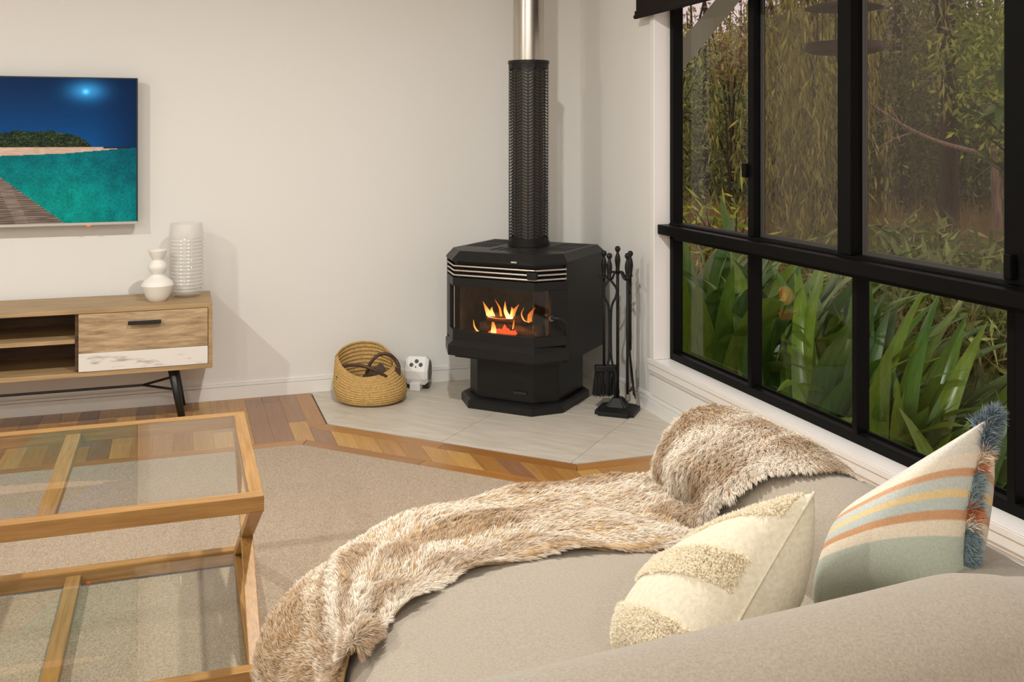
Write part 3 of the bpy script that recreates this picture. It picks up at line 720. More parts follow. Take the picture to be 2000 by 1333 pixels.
# ------------------------------------------------------------------ television cabinet
CB = thing('tv_cabinet', 'low rustic oak television cabinet with drawer and black splayed legs', 'cabinet', (-.68, 4.93, 0))
cx0, cx1, cy0, cy1, cz0, cz1 = -1.50, .145, 4.747, 5.12, .254, .554
def cb(a, b, nm, m='oakcab', bev=.0015, par=None): return MB().box(a, b).build(nm, M[m], par or CB, bevel=bev)
cb((cx0, cy0, cz1-.020), (cx1, cy1, cz1), 'top'); cb((cx0, cy0, cz0), (cx1, cy1, cz0+.020), 'bottom_board')
cb((cx1-.018, cy0, cz0+.02), (cx1, cy1, cz1-.02), 'side'); cb((cx0, cy0, cz0+.02), (cx0+.018, cy1, cz1-.02), 'side')
cb((-.438, cy0+.02, cz0+.02), (-.424, cy1-.01, cz1-.02), 'divider', 'inner'); cb((-.93, cy0+.02, cz0+.02), (-.916, cy1-.01, cz1-.02), 'divider', 'inner')
cb((cx0+.018, cy1-.012, cz0+.02), (cx1-.018, cy1-.004, cz1-.02), 'back', 'inner')
cb((-.916, cy0+.012, .402), (-.438, cy1-.012, .420), 'shelf')
for a, b in ((-.422, .125), (-1.480, -.932)):
    d = cb((a, cy0-.003, .3585), (b, cy0+.016, .532), 'drawer', 'rustic')
    cb((a, cy0-.003, .2765), (b, cy0+.016, .358), 'whitewashed_board', 'washed', par=d)
    h = a+.205
    cb((h, cy0-.024, .476), (h+.140, cy0-.016, .494), 'handle', 'blackmetal', .002, d)
    for hx in (h+.004, h+.128): MB().box((hx, cy0-.02, .481), (hx+.008, cy0-.002, .489)).build('handle_post', M['blackmetal'], d)
for sx, xt in ((1, -.03), (-1, -1.325)):
    for yt, yb in ((cy0+.05, cy0-.015+.05), (cy1-.05, cy1-.05)):
        MB().tube([(xt, yt, cz0), (xt+sx*.045, yb, .008)], [.021, .016], 14).build('leg', M['blackmetal'], CB, smooth=True)
    m1 = (xt-sx*.13, 4.93, .155)
    for yt in (cy0+.045, cy1-.05): MB().tube([m1, (xt+sx*.018, yt, .155)], .006, 8).build('brace', M['blackmetal'], CB)
MB().tube([(-.16, 4.93, .155), (-1.195, 4.93, .155)], .006, 8).build('brace', M['blackmetal'], CB)

# vases
prof = []
rr0 = [(.0005, 0), (.055, 0), (.060, .006)]
n = 90
for i in range(n+1):
    t = i/n; z = .008+t*.342; env = .062+.018*min(1, t*7)**.6 - .004*max(0, t-.85)/.15
    prof.append((env+(.0020*math.sin(t*2*PI*20) if .06 < t < .80 else 0), z))
inn = [(r-.006, z) for r, z in prof[::-1] if z > .02]
v = MB().lathe(rr0+prof+inn+[(.0005, .02)], 48, (.033, 4.985, cz1)).build('ribbed_vase', M['ribglass'], smooth=True); tag(v, 'tall clear ribbed glass vase at the end of the cabinet', 'vase')
pv = bez([(.036, 0, 0), (.052, 0, .022), (.070, 0, .066), (.072, 0, .078), (.058, 0, .098), (.034, 0, .116), (.027, 0, .124), (.036, 0, .138), (.043, 0, .155), (.040, 0, .172), (.026, 0, .188), (.025, 0, .194), (.034, 0, .212), (.045, 0, .238)], 60)
v = MB().lathe([(.0005, 0)]+[(p.x, p.z) for p in pv]+[(.042, .238), (.030, .212), (.021, .192), (.0005, .19)], 40, (-.095, 4.885, cz1)).build('gourd_vase', M['porcelain'], smooth=True); tag(v, 'matt white gourd-shaped ceramic vase beside the ribbed glass vase', 'vase')

# ------------------------------------------------------------------ coffee table
TB = thing('coffee_table', 'oak coffee table with glass top and crossed legs on the carpet', 'table', (-.29, 2.79, .006))
ax0, ax1, ay0, ay1, az1 = -.775, .192, 2.414, 3.168, .470; fw = .034
def tb(a, b, nm, m='oak', bev=.002, par=None): return MB().box(a, b).build(nm, M[m], par or TB, bevel=bev)
for z0, z1 in ((az1-.040, az1), (.012, .056)):
    top = z1 > .4
    tb((ax0, ay0, z0), (ax1, ay0+fw, z1), 'top_rail' if top else 'bottom_rail'); tb((ax0, ay1-fw, z0), (ax1, ay1, z1), 'top_rail' if top else 'bottom_rail')
    for xx in (ax0, ax1-fw): tb((xx, ay0+fw, z0), (xx+fw, ay1-fw, z1), 'end_rail', 'oaky')
    xm = (ax0+ax1)/2; tb((xm-.02, ay0+fw, z0-.0 if not top else z0), (xm+.02, ay1-fw, z1-.014), 'cross_bar', 'oaky')
tb((ax0+fw, ay0+fw, az1-.011), (ax1-fw, ay1-fw, az1-.002), 'glass_top', 'tglass', 0)
tb((ax0+fw, ay0+fw, .044), (ax1-fw, ay1-fw, .050), 'glass_shelf', 'tglass', 0)
for xx in (ax0+fw/2, ax1-fw/2):
    for (ya, za), (yb, zb_) in (((ay0+.017, .434), (ay1-.05, .056)), ((ay1-.017, .434), (ay0+.05, .056))):
        yy0, yy1 = ya, yb
        MB().add([(xx+sx*.016, yv+dy, zv) for sx in (-1, 1) for yv, zv, dy in ((ya, za, -.026*(1 if yb > ya else -1)*0-.020), (ya, za, .024), (yb, zb_, .024), (yb, zb_, -.024))],
                 [(0,1,2,3),(7,6,5,4),(0,4,5,1),(1,5,6,2),(2,6,7,3),(3,7,4,0)]).build('crossed_leg', M['oaky'], TB, bevel=.002)
for xx in (ax0+.02, ax1-.02):
    for yy in (ay0+.02, ay1-.02): MB().lathe([(.012, .006), (.012, .012), (.0005, .012)], 14, (xx, yy, 0)).build('foot_pad', M['blackmetal'], TB)

# ------------------------------------------------------------------ sofa
SF = thing('sofa', 'oatmeal linen snuggler sofa with a curved seat front', 'sofa', (.8, 1.7, .006))
out_pts = [(.33, .99), (.285, 1.05), (.28, 1.35), (.28, 1.65), (.282, 1.88), (.315, 2.07), (.46, 2.235), (.68, 2.31), (.92, 2.335), (1.15, 2.325), (1.30, 2.27), (1.36, 2.12), (1.365, 1.7), (1.365, 1.2), (1.36, 1.05), (1.31, .99), (1.1, .975), (.7, .975)]
def closed(pts, n):
    m = len(pts); r = []
    for i in range(n):
        u = i/n*m; k = int(u); t = u-k; a, b, c, d = [Vector((*pts[(k+j) % m], 0)) for j in (-1, 0, 1, 2)]
        v = .5*((2*b)+(c-a)*t+(2*a-5*b+4*c-d)*t*t+(3*b-a-3*c+d)*t**3); r.append((v.x, v.y))
    return r
rim = closed(out_pts, 144)
def offs(P, d):
    n = len(P); r = []
    for i in range(n):
        a, b = P[i-1], P[(i+1) % n]; dx, dy = b[0]-a[0], b[1]-a[1]; l = math.hypot(dx, dy) or 1
        r.append((P[i][0]+dy/l*d, P[i][1]-dx/l*d))
    return r
SEAT = .445
sp = [(.010, .20), (.0, .22), (-.004, .26), (-.004, .32), (0, .365), (.006, .39), (.018, .413), (.036, .430), (.060, .440), (.09, .4445)]
cxs, cys = sum(p[0] for p in rim)/len(rim), sum(p[1] for p in rim)/len(rim)
rows = []
for d, z in sp:
    q = offs(rim, d); rows.append([(x, y, z) for x, y in q])
last = rows[-1]
for f in (.75, .5, .25, .05): rows.append([(cxs+(x-cxs)*f, cys+(y-cys)*f, .4445+.008*(1-f)) for x, y, z in last])
mb = MB(); nR = len(rim); vs = [p for r in rows for p in r]
fs = [(i*nR+k, (i+1)*nR+k, (i+1)*nR+(k+1) % nR, i*nR+(k+1) % nR) for i in range(len(rows)-1) for k in range(nR)]
mb.add(vs, [f[::-1] for f in fs]+[tuple(range((len(rows)-1)*nR, len(rows)*nR))]); mb.build('seat_cushion', M['linen'], SF, smooth=True)
q = offs(rim, .02); mb = MB().prism(q, .05, .205); mb.build('base', M['linen'], SF, smooth=False, bevel=.006)
for xx, yy in ((.42, 1.2), (.45, 2.0), (1.25, 1.2), (1.2, 2.15)): MB().tube([(xx, yy, .006), (xx, yy, .055)], [.018, .024], 12).build('foot', M['darkwood'], SF)
AT = .618; AHW = .135
bp = [(1.275, 2.155, 0), (1.275, 1.8, 0), (1.277, 1.5, 0), (1.275, 1.36, 0), (1.245, 1.20, 0), (1.15, 1.125, 0), (1.0, 1.105, 0), (.75, 1.085, 0), (.30, 1.055, 0)]
bpath = bez(bp, 90)
prf = []                                                # arm cross-section: (side, z)
for i in range(5): prf.append((-AHW-.004, .08+.40*i/4))
for i in range(1, 12):
    th = PI-PI*i/12; prf.append((AHW*math.cos(th)*(1+.0), AT-.115+.115*math.sin(th)**.75))
for i in range(5): prf.append((AHW+.004, .48-.40*i/4))
secs = []
def sec(p, t, sc, top):
    nrm = Vector((t.y, -t.x, 0)); r = []
    for a, z in prf: r.append(p+nrm*(a*sc)+Vector((0, 0, z if z < .4 else .4+(z-.4)*top)))
    return r
n = len(bpath)
for i in range(n):
    t = (bpath[min(i+1, n-1)]-bpath[max(i-1, 0)]).normalized()
    if i == 0:
        for e in (0, .25, .5, .75, .9):
            rr = .07; u = 1-e; ins = 1-(1-math.sqrt(max(0, 1-u*u)))*.55
            secs.append(sec(bpath[0]-t*(rr*(1-e)), t, ins, .55+.45*ins))
    rise = min(1, max(0, (i-34)/30)); secs.append(sec(bpath[i], t, 1, 1+.36*rise*rise*(3-2*rise)))
mb = MB(); mb.grid(secs); mb.add(secs[0], [tuple(range(len(prf)))]); mb.add(secs[-1], [tuple(range(len(prf)))[::-1]])
BKR = mb.build('backrest', M['linen'], SF, smooth=True)
ln = []
for i in range(8, 60):
    t = (bpath[i+1]-bpath[i-1]).normalized(); nrm = Vector((t.y, -t.x, 0)); ln.append(tuple(bpath[i]+nrm*(.118)+Vector((0, 0, .562))))
MB().tube(ln, .0022, 6).build('seam', M['seam'], BKR, smooth=True)

# ------------------------------------------------------------------ faux-fur throw
TH = thing('fur_throw', 'shaggy cream and brown faux fur throw draped over the sofa', 'throw', (.75, 2.1, .45))
Ipt = bez([(.298, 1.68, 0), (.385, 1.785, 0), (.535, 1.895, 0), (.767, 1.925, 0), (1.0, 1.872, 0), (1.13, 1.93, 0)], 60)
Ept = bez([(.281, 1.71, 0), (.283, 1.95, 0), (.36, 2.155, 0), (.63, 2.297, 0), (.92, 2.337, 0), (1.14, 2.326, 0)], 60)
Hd = [.33, .33, .30, .26, .22, .20]; FLr = [.02, .10, .185, .13, .05, .03]
NA, NB = 60, 44
GA = np.zeros((NA, NB, 3))
for i in range(NA):
    a = i/(NA-1); p0, p1 = Ipt[i], Ept[i]; dr = (p1-p0); ln_ = dr.length; dn_ = dr.normalized()
    t = (Ept[min(i+1, NA-1)]-Ept[max(i-1, 0)]).normalized(); on = Vector((-t.y, t.x, 0))
    wob = .010*math.sin(a*19)+.006*math.sin(a*43+1)
    h = lerp1(Hd, a); fl_ = lerp1(FLr, a)
    for j in range(NB):
        b = j/(NB-1)*1.75
        if b <= 1:
            p = p0.lerp(p1, b); d = (1-b)*ln_; z = SEAT+.012
            if d < .07: z -= .055*(1-math.sqrt(max(0, 1-((.07-d)/.07)**2)))*.9
            z += .012*math.sin(b*9+a*25)*b*(1-b)*2+.007*math.sin(a*33+b*4)*(1-b*.3)
            q = p+on*(.010 if d < .05 else 0)
        else:
            u = (b-1)/.75; q = p1+on*(.012+fl_*math.sin(u*2.55)+wob*u); z = SEAT+.012-.05-h*u
        GA[i, j] = (q.x, q.y, z)
# crosswise part over the arm
NU, NV = 64, 34
GB = np.zeros((NU, NV, 3)); off = .022
apath = [(-AHW-.012, SEAT+.012), (-AHW-.016, .50), (-AHW-.006, .565)]
apath = [(1.275+x, z) for x, z in apath]
ap = bez([(1.095, 0, SEAT+.020), (1.118, 0, .485), (1.122, 0, .545), (1.145, 0, .592), (1.195, 0, .632), (1.265, 0, .646), (1.33, 0, .632), (1.39, 0, .588), (1.424, 0, .50), (1.432, 0, .36)], NU)
for i in range(NU):
    u = i/(NU-1); yn = 1.955-.20*min(1, u*1.9)**1.1+.02*max(0, u-.6); yf = 2.215-.01*math.sin(u*9)+.012*(1-u)
    for j in range(NV):
        v = j/(NV-1); yy = yn+(yf-yn)*v; z = ap[i].z; x = ap[i].x
        e = max(0, (v-.80)/.20); z -= .055*e*e*min(1, u*3)*(1 if u < .75 else .3); wv = .006*math.sin(u*21+v*5)+.008*math.sin(v*13+u*6)
        if u > .25: z -= .016*max(0, 1-v/.22)
        if u < .3: x -= wv+.004
        else: z += wv*.6
        x += (.035*e*e if u < .35 else -.03*e*e if u > .6 else 0)
        GB[i, j] = (x, yy, z)
def gridfaces(nu, nv, base=0):
    I = np.arange(nu*nv).reshape(nu, nv)+base
    return np.stack([I[:-1, :-1].ravel(), I[1:, :-1].ravel(), I[1:, 1:].ravel(), I[:-1, 1:].ravel()], 1)
Vt = np.concatenate([GA.reshape(-1, 3), GB.reshape(-1, 3)]); Ft = np.concatenate([gridfaces(NA, NB), gridfaces(NU, NV, NA*NB)])
o = bpy.data.objects.new('backing', np_mesh('backing', Vt, Ft, [M['furbase']], True)); COL.objects.link(o); o.parent = TH; o.matrix_parent_inverse = Matrix.Translation(TH.location).inverted()
so = o.modifiers.new('thick', 'SOLIDIFY'); so.thickness = .012; so.offset = 0

def sample_grid(G, U, Vv):
    nu, nv, _ = G.shape; x = U*(nu-1); y = Vv*(nv-1); i = np.minimum(x.astype(int), nu-2); j = np.minimum(y.astype(int), nv-2); fx = (x-i)[:, None]; fy = (y-j)[:, None]
    a, b, c, d = G[i, j], G[i+1, j], G[i, j+1], G[i+1, j+1]
    P = (a*(1-fx)+b*fx)*(1-fy)+(c*(1-fx)+d*fx)*fy
    tu = (b-a)*(1-fy)+(d-c)*fy; tv = (c-a)*(1-fx)+(d-b)*fx
    tu /= np.linalg.norm(tu, axis=1, keepdims=True)+1e-9; tv /= np.linalg.norm(tv, axis=1, keepdims=True)+1e-9
    nn = np.cross(tu, tv); nn /= np.linalg.norm(nn, axis=1, keepdims=True)+1e-9
    return P, tu, tv, nn
def strands(P, D0, L, Wd, C0, C1, seg=3, curl=None, sidev=None):
    """tapered ribbons: P roots, D0 start direction, curl end direction"""
    n = len(P); curl = D0 if curl is None else curl
    rnd = RNG.normal(size=(n, 3)); side = np.cross(D0, rnd if sidev is None else sidev); side /= np.linalg.norm(side, axis=1, keepdims=True)+1e-9
    pts = [P]; cur = P
    for k in range(seg):
        t = (k+.5)/seg; d = D0*(1-t)+curl*t; d = d/(np.linalg.norm(d, axis=1, keepdims=True)+1e-9); cur = cur+d*(L/seg)[:, None]; pts.append(cur)
    V = np.zeros((n, 2*seg+1, 3)); C = np.zeros((n, 2*seg+1, 3))
    for k in range(seg):
        wv = (Wd*(1-.55*(k/seg)))[:, None]*.5; V[:, 2*k] = pts[k]-side*wv; V[:, 2*k+1] = pts[k]+side*wv
        t = k/seg; C[:, 2*k] = C[:, 2*k+1] = C0*(1-t)+C1*t
    V[:, 2*seg] = pts[seg]; C[:, 2*seg] = C1
    b = (np.arange(n)*(2*seg+1))[:, None]; Fl = []
    for k in range(seg-1):
        Fl.append(np.concatenate([b+2*k, b+2*k+1, b+2*k+3], 1)); Fl.append(np.concatenate([b+2*k, b+2*k+3, b+2*k+2], 1))
    k = seg-1; Fl.append(np.concatenate([b+2*k, b+2*k+1, b+2*k+2], 1))
    return V.reshape(-1, 3), np.concatenate(Fl), C.reshape(-1, 3)
def fur(G, n, flip, flow, lu, lv):
    U = RNG.random(n); Vv = RNG.random(n)
    e = RNG.random(n) < .20; Vv = np.where(e, np.where(RNG.random(n) < .65, RNG.random(n)*.09, 1-RNG.random(n)*.05), Vv)
    U = np.where(RNG.random(n) < .05, RNG.random(n)*.05, U)
    P, tu, tv, nn = sample_grid(G, U, Vv); nn = nn*flip
    # clumps
    cs = .013; cu = np.floor(U*lu/cs+.35*vnoise(Vv*lv*60, U*lu*60)); cv = np.floor(Vv*lv/cs+.35*vnoise(U*lu*60, Vv*lv*60+7))
    h1 = np.modf(np.abs(np.sin(cu*127.1+cv*311.7)*43758.5453))[0]; h2 = np.modf(np.abs(np.sin(cu*269.5+cv*183.3)*43758.5453))[0]; h3 = np.modf(np.abs(np.sin(cu*419.2+cv*71.9)*15731.743))[0]
    cenU = (cu+.5)*cs/lu; cenV = (cv+.5)*cs/lv
    toc = tu*((cenU-U)*lu)[:, None]+tv*((cenV-Vv)*lv)[:, None]
    ang = (vnoise(U*lu*6, Vv*lv*6)-.5)*2.2+(h1-.5)*.7
    fl_ = tu*(flow[0]*np.cos(ang)-flow[1]*np.sin(ang))[:, None]+tv*(flow[0]*np.sin(ang)+flow[1]*np.cos(ang))[:, None]
    Uend = np.clip(1-U/.05, 0, 1)[:, None]
    edge = -Uend*tu*1.1+(-np.clip(1-Vv/.07, 0, 1))[:, None]*tv+np.clip((Vv-.95)/.05, 0, 1)[:, None]*tv
    D0 = nn*(.75)+fl_*.55+edge*.9+RNG.normal(size=(n, 3))*.10
    L = (.022+.008*h2+.006*RNG.random(n))
    curl = nn*.10+fl_*1.0+edge*.6+toc/.012*.55+np.array((0, 0, -.35))+RNG.normal(size=(n, 3))*.08
    D0 /= np.linalg.norm(D0, axis=1, keepdims=True); curl /= np.linalg.norm(curl, axis=1, keepdims=True)
    st_ = vnoise(U*lu*3.0+.6*vnoise(Vv*30, U*9), Vv*lv*17)*.62+vnoise(U*lu*11+5, Vv*lv*26)*.38
    k = np.clip((st_-.36)/.24, 0, 1)
    k = np.clip(k*.85+.25*(h3-.5)+.26, 0, 1)
    tipc = mixc(lin((188, 156, 118)), lin((252, 245, 234)), k); root = mixc(lin((126, 90, 48)), lin((212, 188, 152)), k*.8)
    tipc = tipc*(.90+.2*RNG.random(n))[:, None]
    return strands(P-nn*.002, D0, L, np.full(n, .0021), root, tipc, 3, curl)
va, fa, ca = fur(GA, 125000, 1., (.9, .25), 1.15, .70)
vb, fb_, cb_ = fur(GB, 75000, 1., (-.2, -.3), .75, .36)
# orientation check: fur must point away from the sofa
Vf = np.concatenate([va, vb]); Ff = np.concatenate([fa, fb_+len(va)]); Cf = np.concatenate([ca, cb_])
o = bpy.data.objects.new('fur_pile', np_mesh('fur_pile', Vf, Ff, [M['fur']], True, Cf)); COL.objects.link(o); o.parent = TH; o.matrix_parent_inverse = Matrix.Translation(TH.location).inverted(); o['kind'] = 'stuff'

# ------------------------------------------------------------------ cushions
def cushion_grid(c00, c10, c01, c11, thick, n=48, side=1., pinch=.06, sag=0.):
    """bilinear patch (u: c00->c10, v: c00->c01) puffed along the normal"""
    c00, c10, c01, c11 = [np.array(c, float) for c in (c00, c10, c01, c11)]
    nn = np.cross(c10-c00, c01-c00); nn /= np.linalg.norm(nn); G = np.zeros((n, n, 3)); mid = (c00+c10+c01+c11)/4
    for i in range(n):
        for j in range(n):
            u, v = i/(n-1), j/(n-1); u_ = 2*u-1; v_ = 2*v-1
            uu = .5+.5*u_*(1-pinch*(1-v_*v_)); vv = .5+.5*v_*(1-pinch*(1-u_*u_))
            p = (c00*(1-uu)+c10*uu)*(1-vv)+(c01*(1-uu)+c11*uu)*vv
            h = ((1-abs(u_)**2.6)*(1-abs(v_)**2.6))**.52
            G[i, j] = p+nn*side*thick*h+np.array((0, 0, -sag*h))
    return G
def both(name, root, F1, F2, m1, m2, cols1=None, cols2=None):
    n = F1.shape[0]; fr_ = gridfaces(n, n)
    for nm, G, m, flip, c in (('front_cover', F1, m1, 0, cols1), ('back_cover', F2, m2, 1, cols2)):
        f = fr_[:, ::-1] if flip else fr_
        o = bpy.data.objects.new(nm, np_mesh(nm, G.reshape(-1, 3), f, [m], True, c)); COL.objects.link(o); o.parent = root; o.matrix_parent_inverse = Matrix.Translation(root.location).inverted()
# cream tufted cushion; u runs down the near edge, v away from the camera
C1 = thing('tufted_cushion', 'cream tufted cushion with pleated back on the sofa seat', 'cushion', (.73, 1.4, .46), group='scatter cushions')
T_, N_, TF, NF = (.935, 1.30, .775), (.70, 1.27, .49), (.89, 1.58, .55), (.69, 1.50, .470)
nC = 64
F1 = cushion_grid(T_, N_, TF, NF, .088, nC, side=-1.); F2 = cushion_grid(T_, N_, TF, NF, .115, nC, side=1.)
if (F1[nC//2, nC//2, 2] < F2[nC//2, nC//2, 2]): F1, F2 = cushion_grid(T_, N_, TF, NF, .088, nC, side=1.), cushion_grid(T_, N_, TF, NF, .115, nC, side=-1.)
for i in range(nC):                                      # pleats of the back cover
    F2[i] += np.array((0, 0, 1))*(.004*abs(math.sin(i/(nC-1)*PI*7)))*np.minimum(1, np.minimum(np.arange(nC), nC-1-np.arange(nC))/6.)[:, None]
both('c', C1, F1, F2, M['cream'], M['cream'])
def tufts(G, n, bands, sgn, L, root, name):
    U = np.concatenate([RNG.uniform(a, b, int(n*(b-a)/sum(q-p for p, q in bands))) for a, b in bands]); n = len(U); Vv = RNG.random(n)*.96+.02
    P, tu, tv, nn = sample_grid(G, U, Vv); nn = nn*sgn
    D = nn*.9+RNG.normal(size=(n, 3))*.38; D /= np.linalg.norm(D, axis=1, keepdims=True); D2 = nn*.1+RNG.normal(size=(n, 3))*.8; D2 /= np.linalg.norm(D2, axis=1, keepdims=True)
    k = RNG.random(n); ct = mixc(lin((252, 244, 226)), lin((255, 251, 240)), k); c0 = mixc(lin((248, 236, 212)), lin((253, 246, 230)), k)
    v, f, c = strands(P, D, np.full(n, L)*(.7+.5*RNG.random(n)), np.full(n, .0038), c0, ct, 3, D2)
    o = bpy.data.objects.new(name, np_mesh(name, v, f, [M['tuft']], True, c)); COL.objects.link(o); o.parent = root; o.matrix_parent_inverse = Matrix.Translation(root.location).inverted(); o['kind'] = 'stuff'
ctr = F1.reshape(-1, 3).mean(0)-F2.reshape(-1, 3).mean(0)
_, _, _, nn0 = sample_grid(F1, np.array([.5]), np.array([.5])); s1 = 1. if float(nn0[0] @ ctr) > 0 else -1.
tufts(F1, 26000, [(.02, .15), (.36, .52), (.74, .98)], s1, .009, C1, 'tufting')
MB().tube([tuple(p) for p in F1[:, 0]], .0025, 6).build('seam', M['cream'], C1, smooth=True)

# striped cushion with fringe
C2 = thing('striped_cushion', 'pale blue-grey cushion with orange and yellow stripes and a frayed fringe', 'cushion', (1.15, 1.4, .55), group='scatter cushions')
NTp, NBt, FTp, FBt = (1.285, 1.305, .858), (1.215, 1.285, .56), (1.205, 1.54, .625), (1.08, 1.50, .470)
nC = 90
F1 = cushion_grid(NTp, NBt, FTp, FBt, .125, nC, side=1., pinch=.14); F2 = cushion_grid(NTp, NBt, FTp, FBt, .13, nC, side=-1., pinch=.14)
if F1[nC//2, nC//2, 0] > F2[nC//2, nC//2, 0]: F1, F2 = cushion_grid(NTp, NBt, FTp, FBt, .125, nC, side=-1., pinch=.14), cushion_grid(NTp, NBt, FTp, FBt, .13, nC, side=1., pinch=.14)
def stripes(u):
    tab = [(0, (216, 211, 202)), (.17, (216, 211, 202)), (.171, (228, 216, 200)), (.25, (228, 216, 200)), (.251, (206, 160, 124)), (.30, (206, 160, 124)), (.301, (196, 200, 194)), (.36, (196, 200, 194)),
           (.361, (228, 200, 150)), (.41, (228, 200, 150)), (.411, (190, 198, 194)), (.48, (190, 198, 194)), (.481, (204, 156, 118)), (.53, (204, 156, 118)), (.531, (230, 216, 196)), (.62, (230, 216, 196)), (.621, (188, 194, 182)), (1.01, (180, 186, 168))]
    return np.array([np.interp(u, [t[0] for t in tab], [t[1][k] for t in tab]) for k in range(3)]).T
uu = np.repeat(np.linspace(0, 1, nC), nC)
both('c', C2, F1, F2, M['stripe'], M['stripe'], lin(stripes(uu)), lin(stripes(uu)*.97))
def fringe(G, edgesel, n, sgn, root):
    P = []; D = []; C0 = []; ctrp = G.reshape(-1, 3).mean(0)
    for kind, a, b in edgesel:
        for _ in range(n):
            t = a+(b-a)*random.random()
            i = t*(nC-1); i0 = min(int(i), nC-2); f_ = i-i0
            row = G[:, 0] if kind == 'near' else (G[0, :] if kind == 'top' else G[-1, :])
            p = row[i0]*(1-f_)+row[i0+1]*f_; d = p-ctrp; d /= np.linalg.norm(d)
            P.append(p); D.append(d)
            if kind == 'near':
                u = t; c = (122, 136, 146) if u < .17 else (236, 214, 190) if u < .25 else (206, 130, 92) if u < .29 else (140, 156, 160) if u < .47 else (206, 130, 92) if u < .53 else (240, 224, 204) if u < .58 else (138, 156, 162) if u < .78 else (178, 194, 194)
            elif kind == 'top': c = (130, 144, 154)
            else: c = (226, 196, 150) if t > .12 else (190, 196, 190)
            C0.append(lin(np.array(c)+random.uniform(-14, 14)))
    P = np.array(P); D = np.array(D)+RNG.normal(size=(len(P), 3))*.35; D /= np.linalg.norm(D, axis=1, keepdims=True); D2 = D+RNG.normal(size=(len(P), 3))*.6+np.array((0, 0, -.3)); D2 /= np.linalg.norm(D2, axis=1, keepdims=True)
    C0 = np.array(C0); v, f, c = strands(P, D, .017+.017*RNG.random(len(P)), np.full(len(P), .0028), C0*.8, C0, 3, D2)
    o = bpy.data.objects.new('fringe', np_mesh('fringe', v, f, [M['fringe']], True, np.clip(c, 0, 1))); COL.objects.link(o); o.parent = root; o.matrix_parent_inverse = Matrix.Translation(root.location).inverted(); o['kind'] = 'stuff'
fringe(F1, [('near', 0, 1), ('near', 0, .2), ('near', .45, .75), ('top', 0, .10), ('bottom', 0, .45)], 2000, 1, C2)

# ------------------------------------------------------------------ garden
GZ0 = -.55
gv = []; gf = []
nd, na = 40, 40
for i in range(nd):
    d = 2.2+58*(i/(nd-1))**1.6
    for j in range(na):
        px = 300+3400*j/(na-1); zz = GZ0+max(0, d-17)*.085+.10*math.sin(d*1.3+j)*min(1, d/8)
        gv.append(out(d, px, zz))
V = np.array(gv); V[:, 0] = np.maximum(V[:, 0], 2.27)
o = ST(bpy.data.objects.new('ground', np_mesh('ground', V, gridfaces(nd, na), [M['ground']], True))); COL.objects.link(o)

def leafmesh(name, L, Wd, e0, droop, fold=.25, twist=0., nseg=11):
    P = []; x = z = 0.; e = e0
    for i in range(nseg):
        t = i/(nseg-1); wdt = Wd*max(.0, (math.sin(PI*min(1, (t*.93+.07))**.75)))**.85*.5
        if i == 0: wdt = Wd*.12
        if i == nseg-1: wdt = .001
        row = []
        for s_ in (-1, -.5, 0, .5, 1):
            tw_ = twist*t; yv = s_*wdt; up = abs(s_)*wdt*fold
            row.append((x-math.sin(e)*up, yv*math.cos(tw_), z+math.cos(e)*up+yv*math.sin(tw_)))
        P.append(row)
        x += L/(nseg-1)*math.cos(e); z += L/(nseg-1)*math.sin(e); e -= droop/(nseg-1)*(.4+1.2*t)
    return MB().grid(P).mesh(name, M['lily'], True)
LM = [leafmesh('lily_leaf_blade', L, Wd, e0, dr, tw) for L, Wd, e0, dr, tw in ((.85, .105, 1.25, .9, .2), (.95, .095, 1.35, .7, -.3), (.75, .12, 1.05, .8, .4), (.9, .10, .95, 1.0, .1), (.7, .11, 1.3, .5, -.2), (1.0, .10, 1.15, 1.2, .3), (.8, .085, .8, .9, -.4), (.62, .10, 1.42, .35, 0)) for tw in (tw,)]
DRYM = leafmesh('dry_leaf_blade', .4, .06, .4, 1.6, .4); DRYM.materials.clear(); DRYM.materials.append(M['lilydry'])
RG = random.Random(21)
RIGHT = math.atan2(-SA, CA)
def lily(px, d, zb, n, sc, label, group, bias=.5, spread=1.):
    loc = out(d, px, zb)
    if loc[0] < 2.9: loc = (2.9, loc[1], zb)
    r = thing('lily_clump', label, 'plant', loc, 0, group)
    for k in range(int(n*1.35)):
        az = RG.gauss(RIGHT, 1.1) if RG.random() < bias else RG.uniform(-PI, PI)
        if loc[0]+math.cos(az)*.70*sc < 2.55: az = PI-az
        o = bpy.data.objects.new('leaf', LM[RG.randrange(len(LM))]); COL.objects.link(o); o.parent = r
        o.location = (RG.uniform(-.08, .08), RG.uniform(-.08, .08), RG.uniform(0, .06)); s_ = sc*RG.uniform(.75, 1.15)
        o.rotation_euler = (RG.uniform(-.25, .25), RG.uniform(-.25, .25)*spread, az); o.scale = (s_, s_*RG.uniform(1., 1.5), s_)
    return r
A_ = ('broad green strap-leaf lily clump behind the lower pane nearest the stove', 'lilies behind the first lower pane')
B_ = ('broad green strap-leaf lily clump behind the middle lower pane', 'lilies behind the middle lower pane')
C_ = ('broad green strap-leaf lily clump behind the right lower pane above the cushion', 'lilies behind the right lower pane')
for px, d, zb, n, sc in ((1345, 5.0, -.25, 17, 1.15), (1400, 4.5, -.35, 17, 1.15), (1290, 5.4, -.25, 14, 1.2), (1440, 5.6, -.2, 16, 1.1), (1380, 4.1, -.5, 14, 1.0), (1345, 6.1, -.25, 16, 1.25), (1375, 5.8, -.3, 16, 1.2), (1425, 6.4, -.25, 14, 1.2)): lily(px, d, zb, n, sc, *A_, bias=.3)
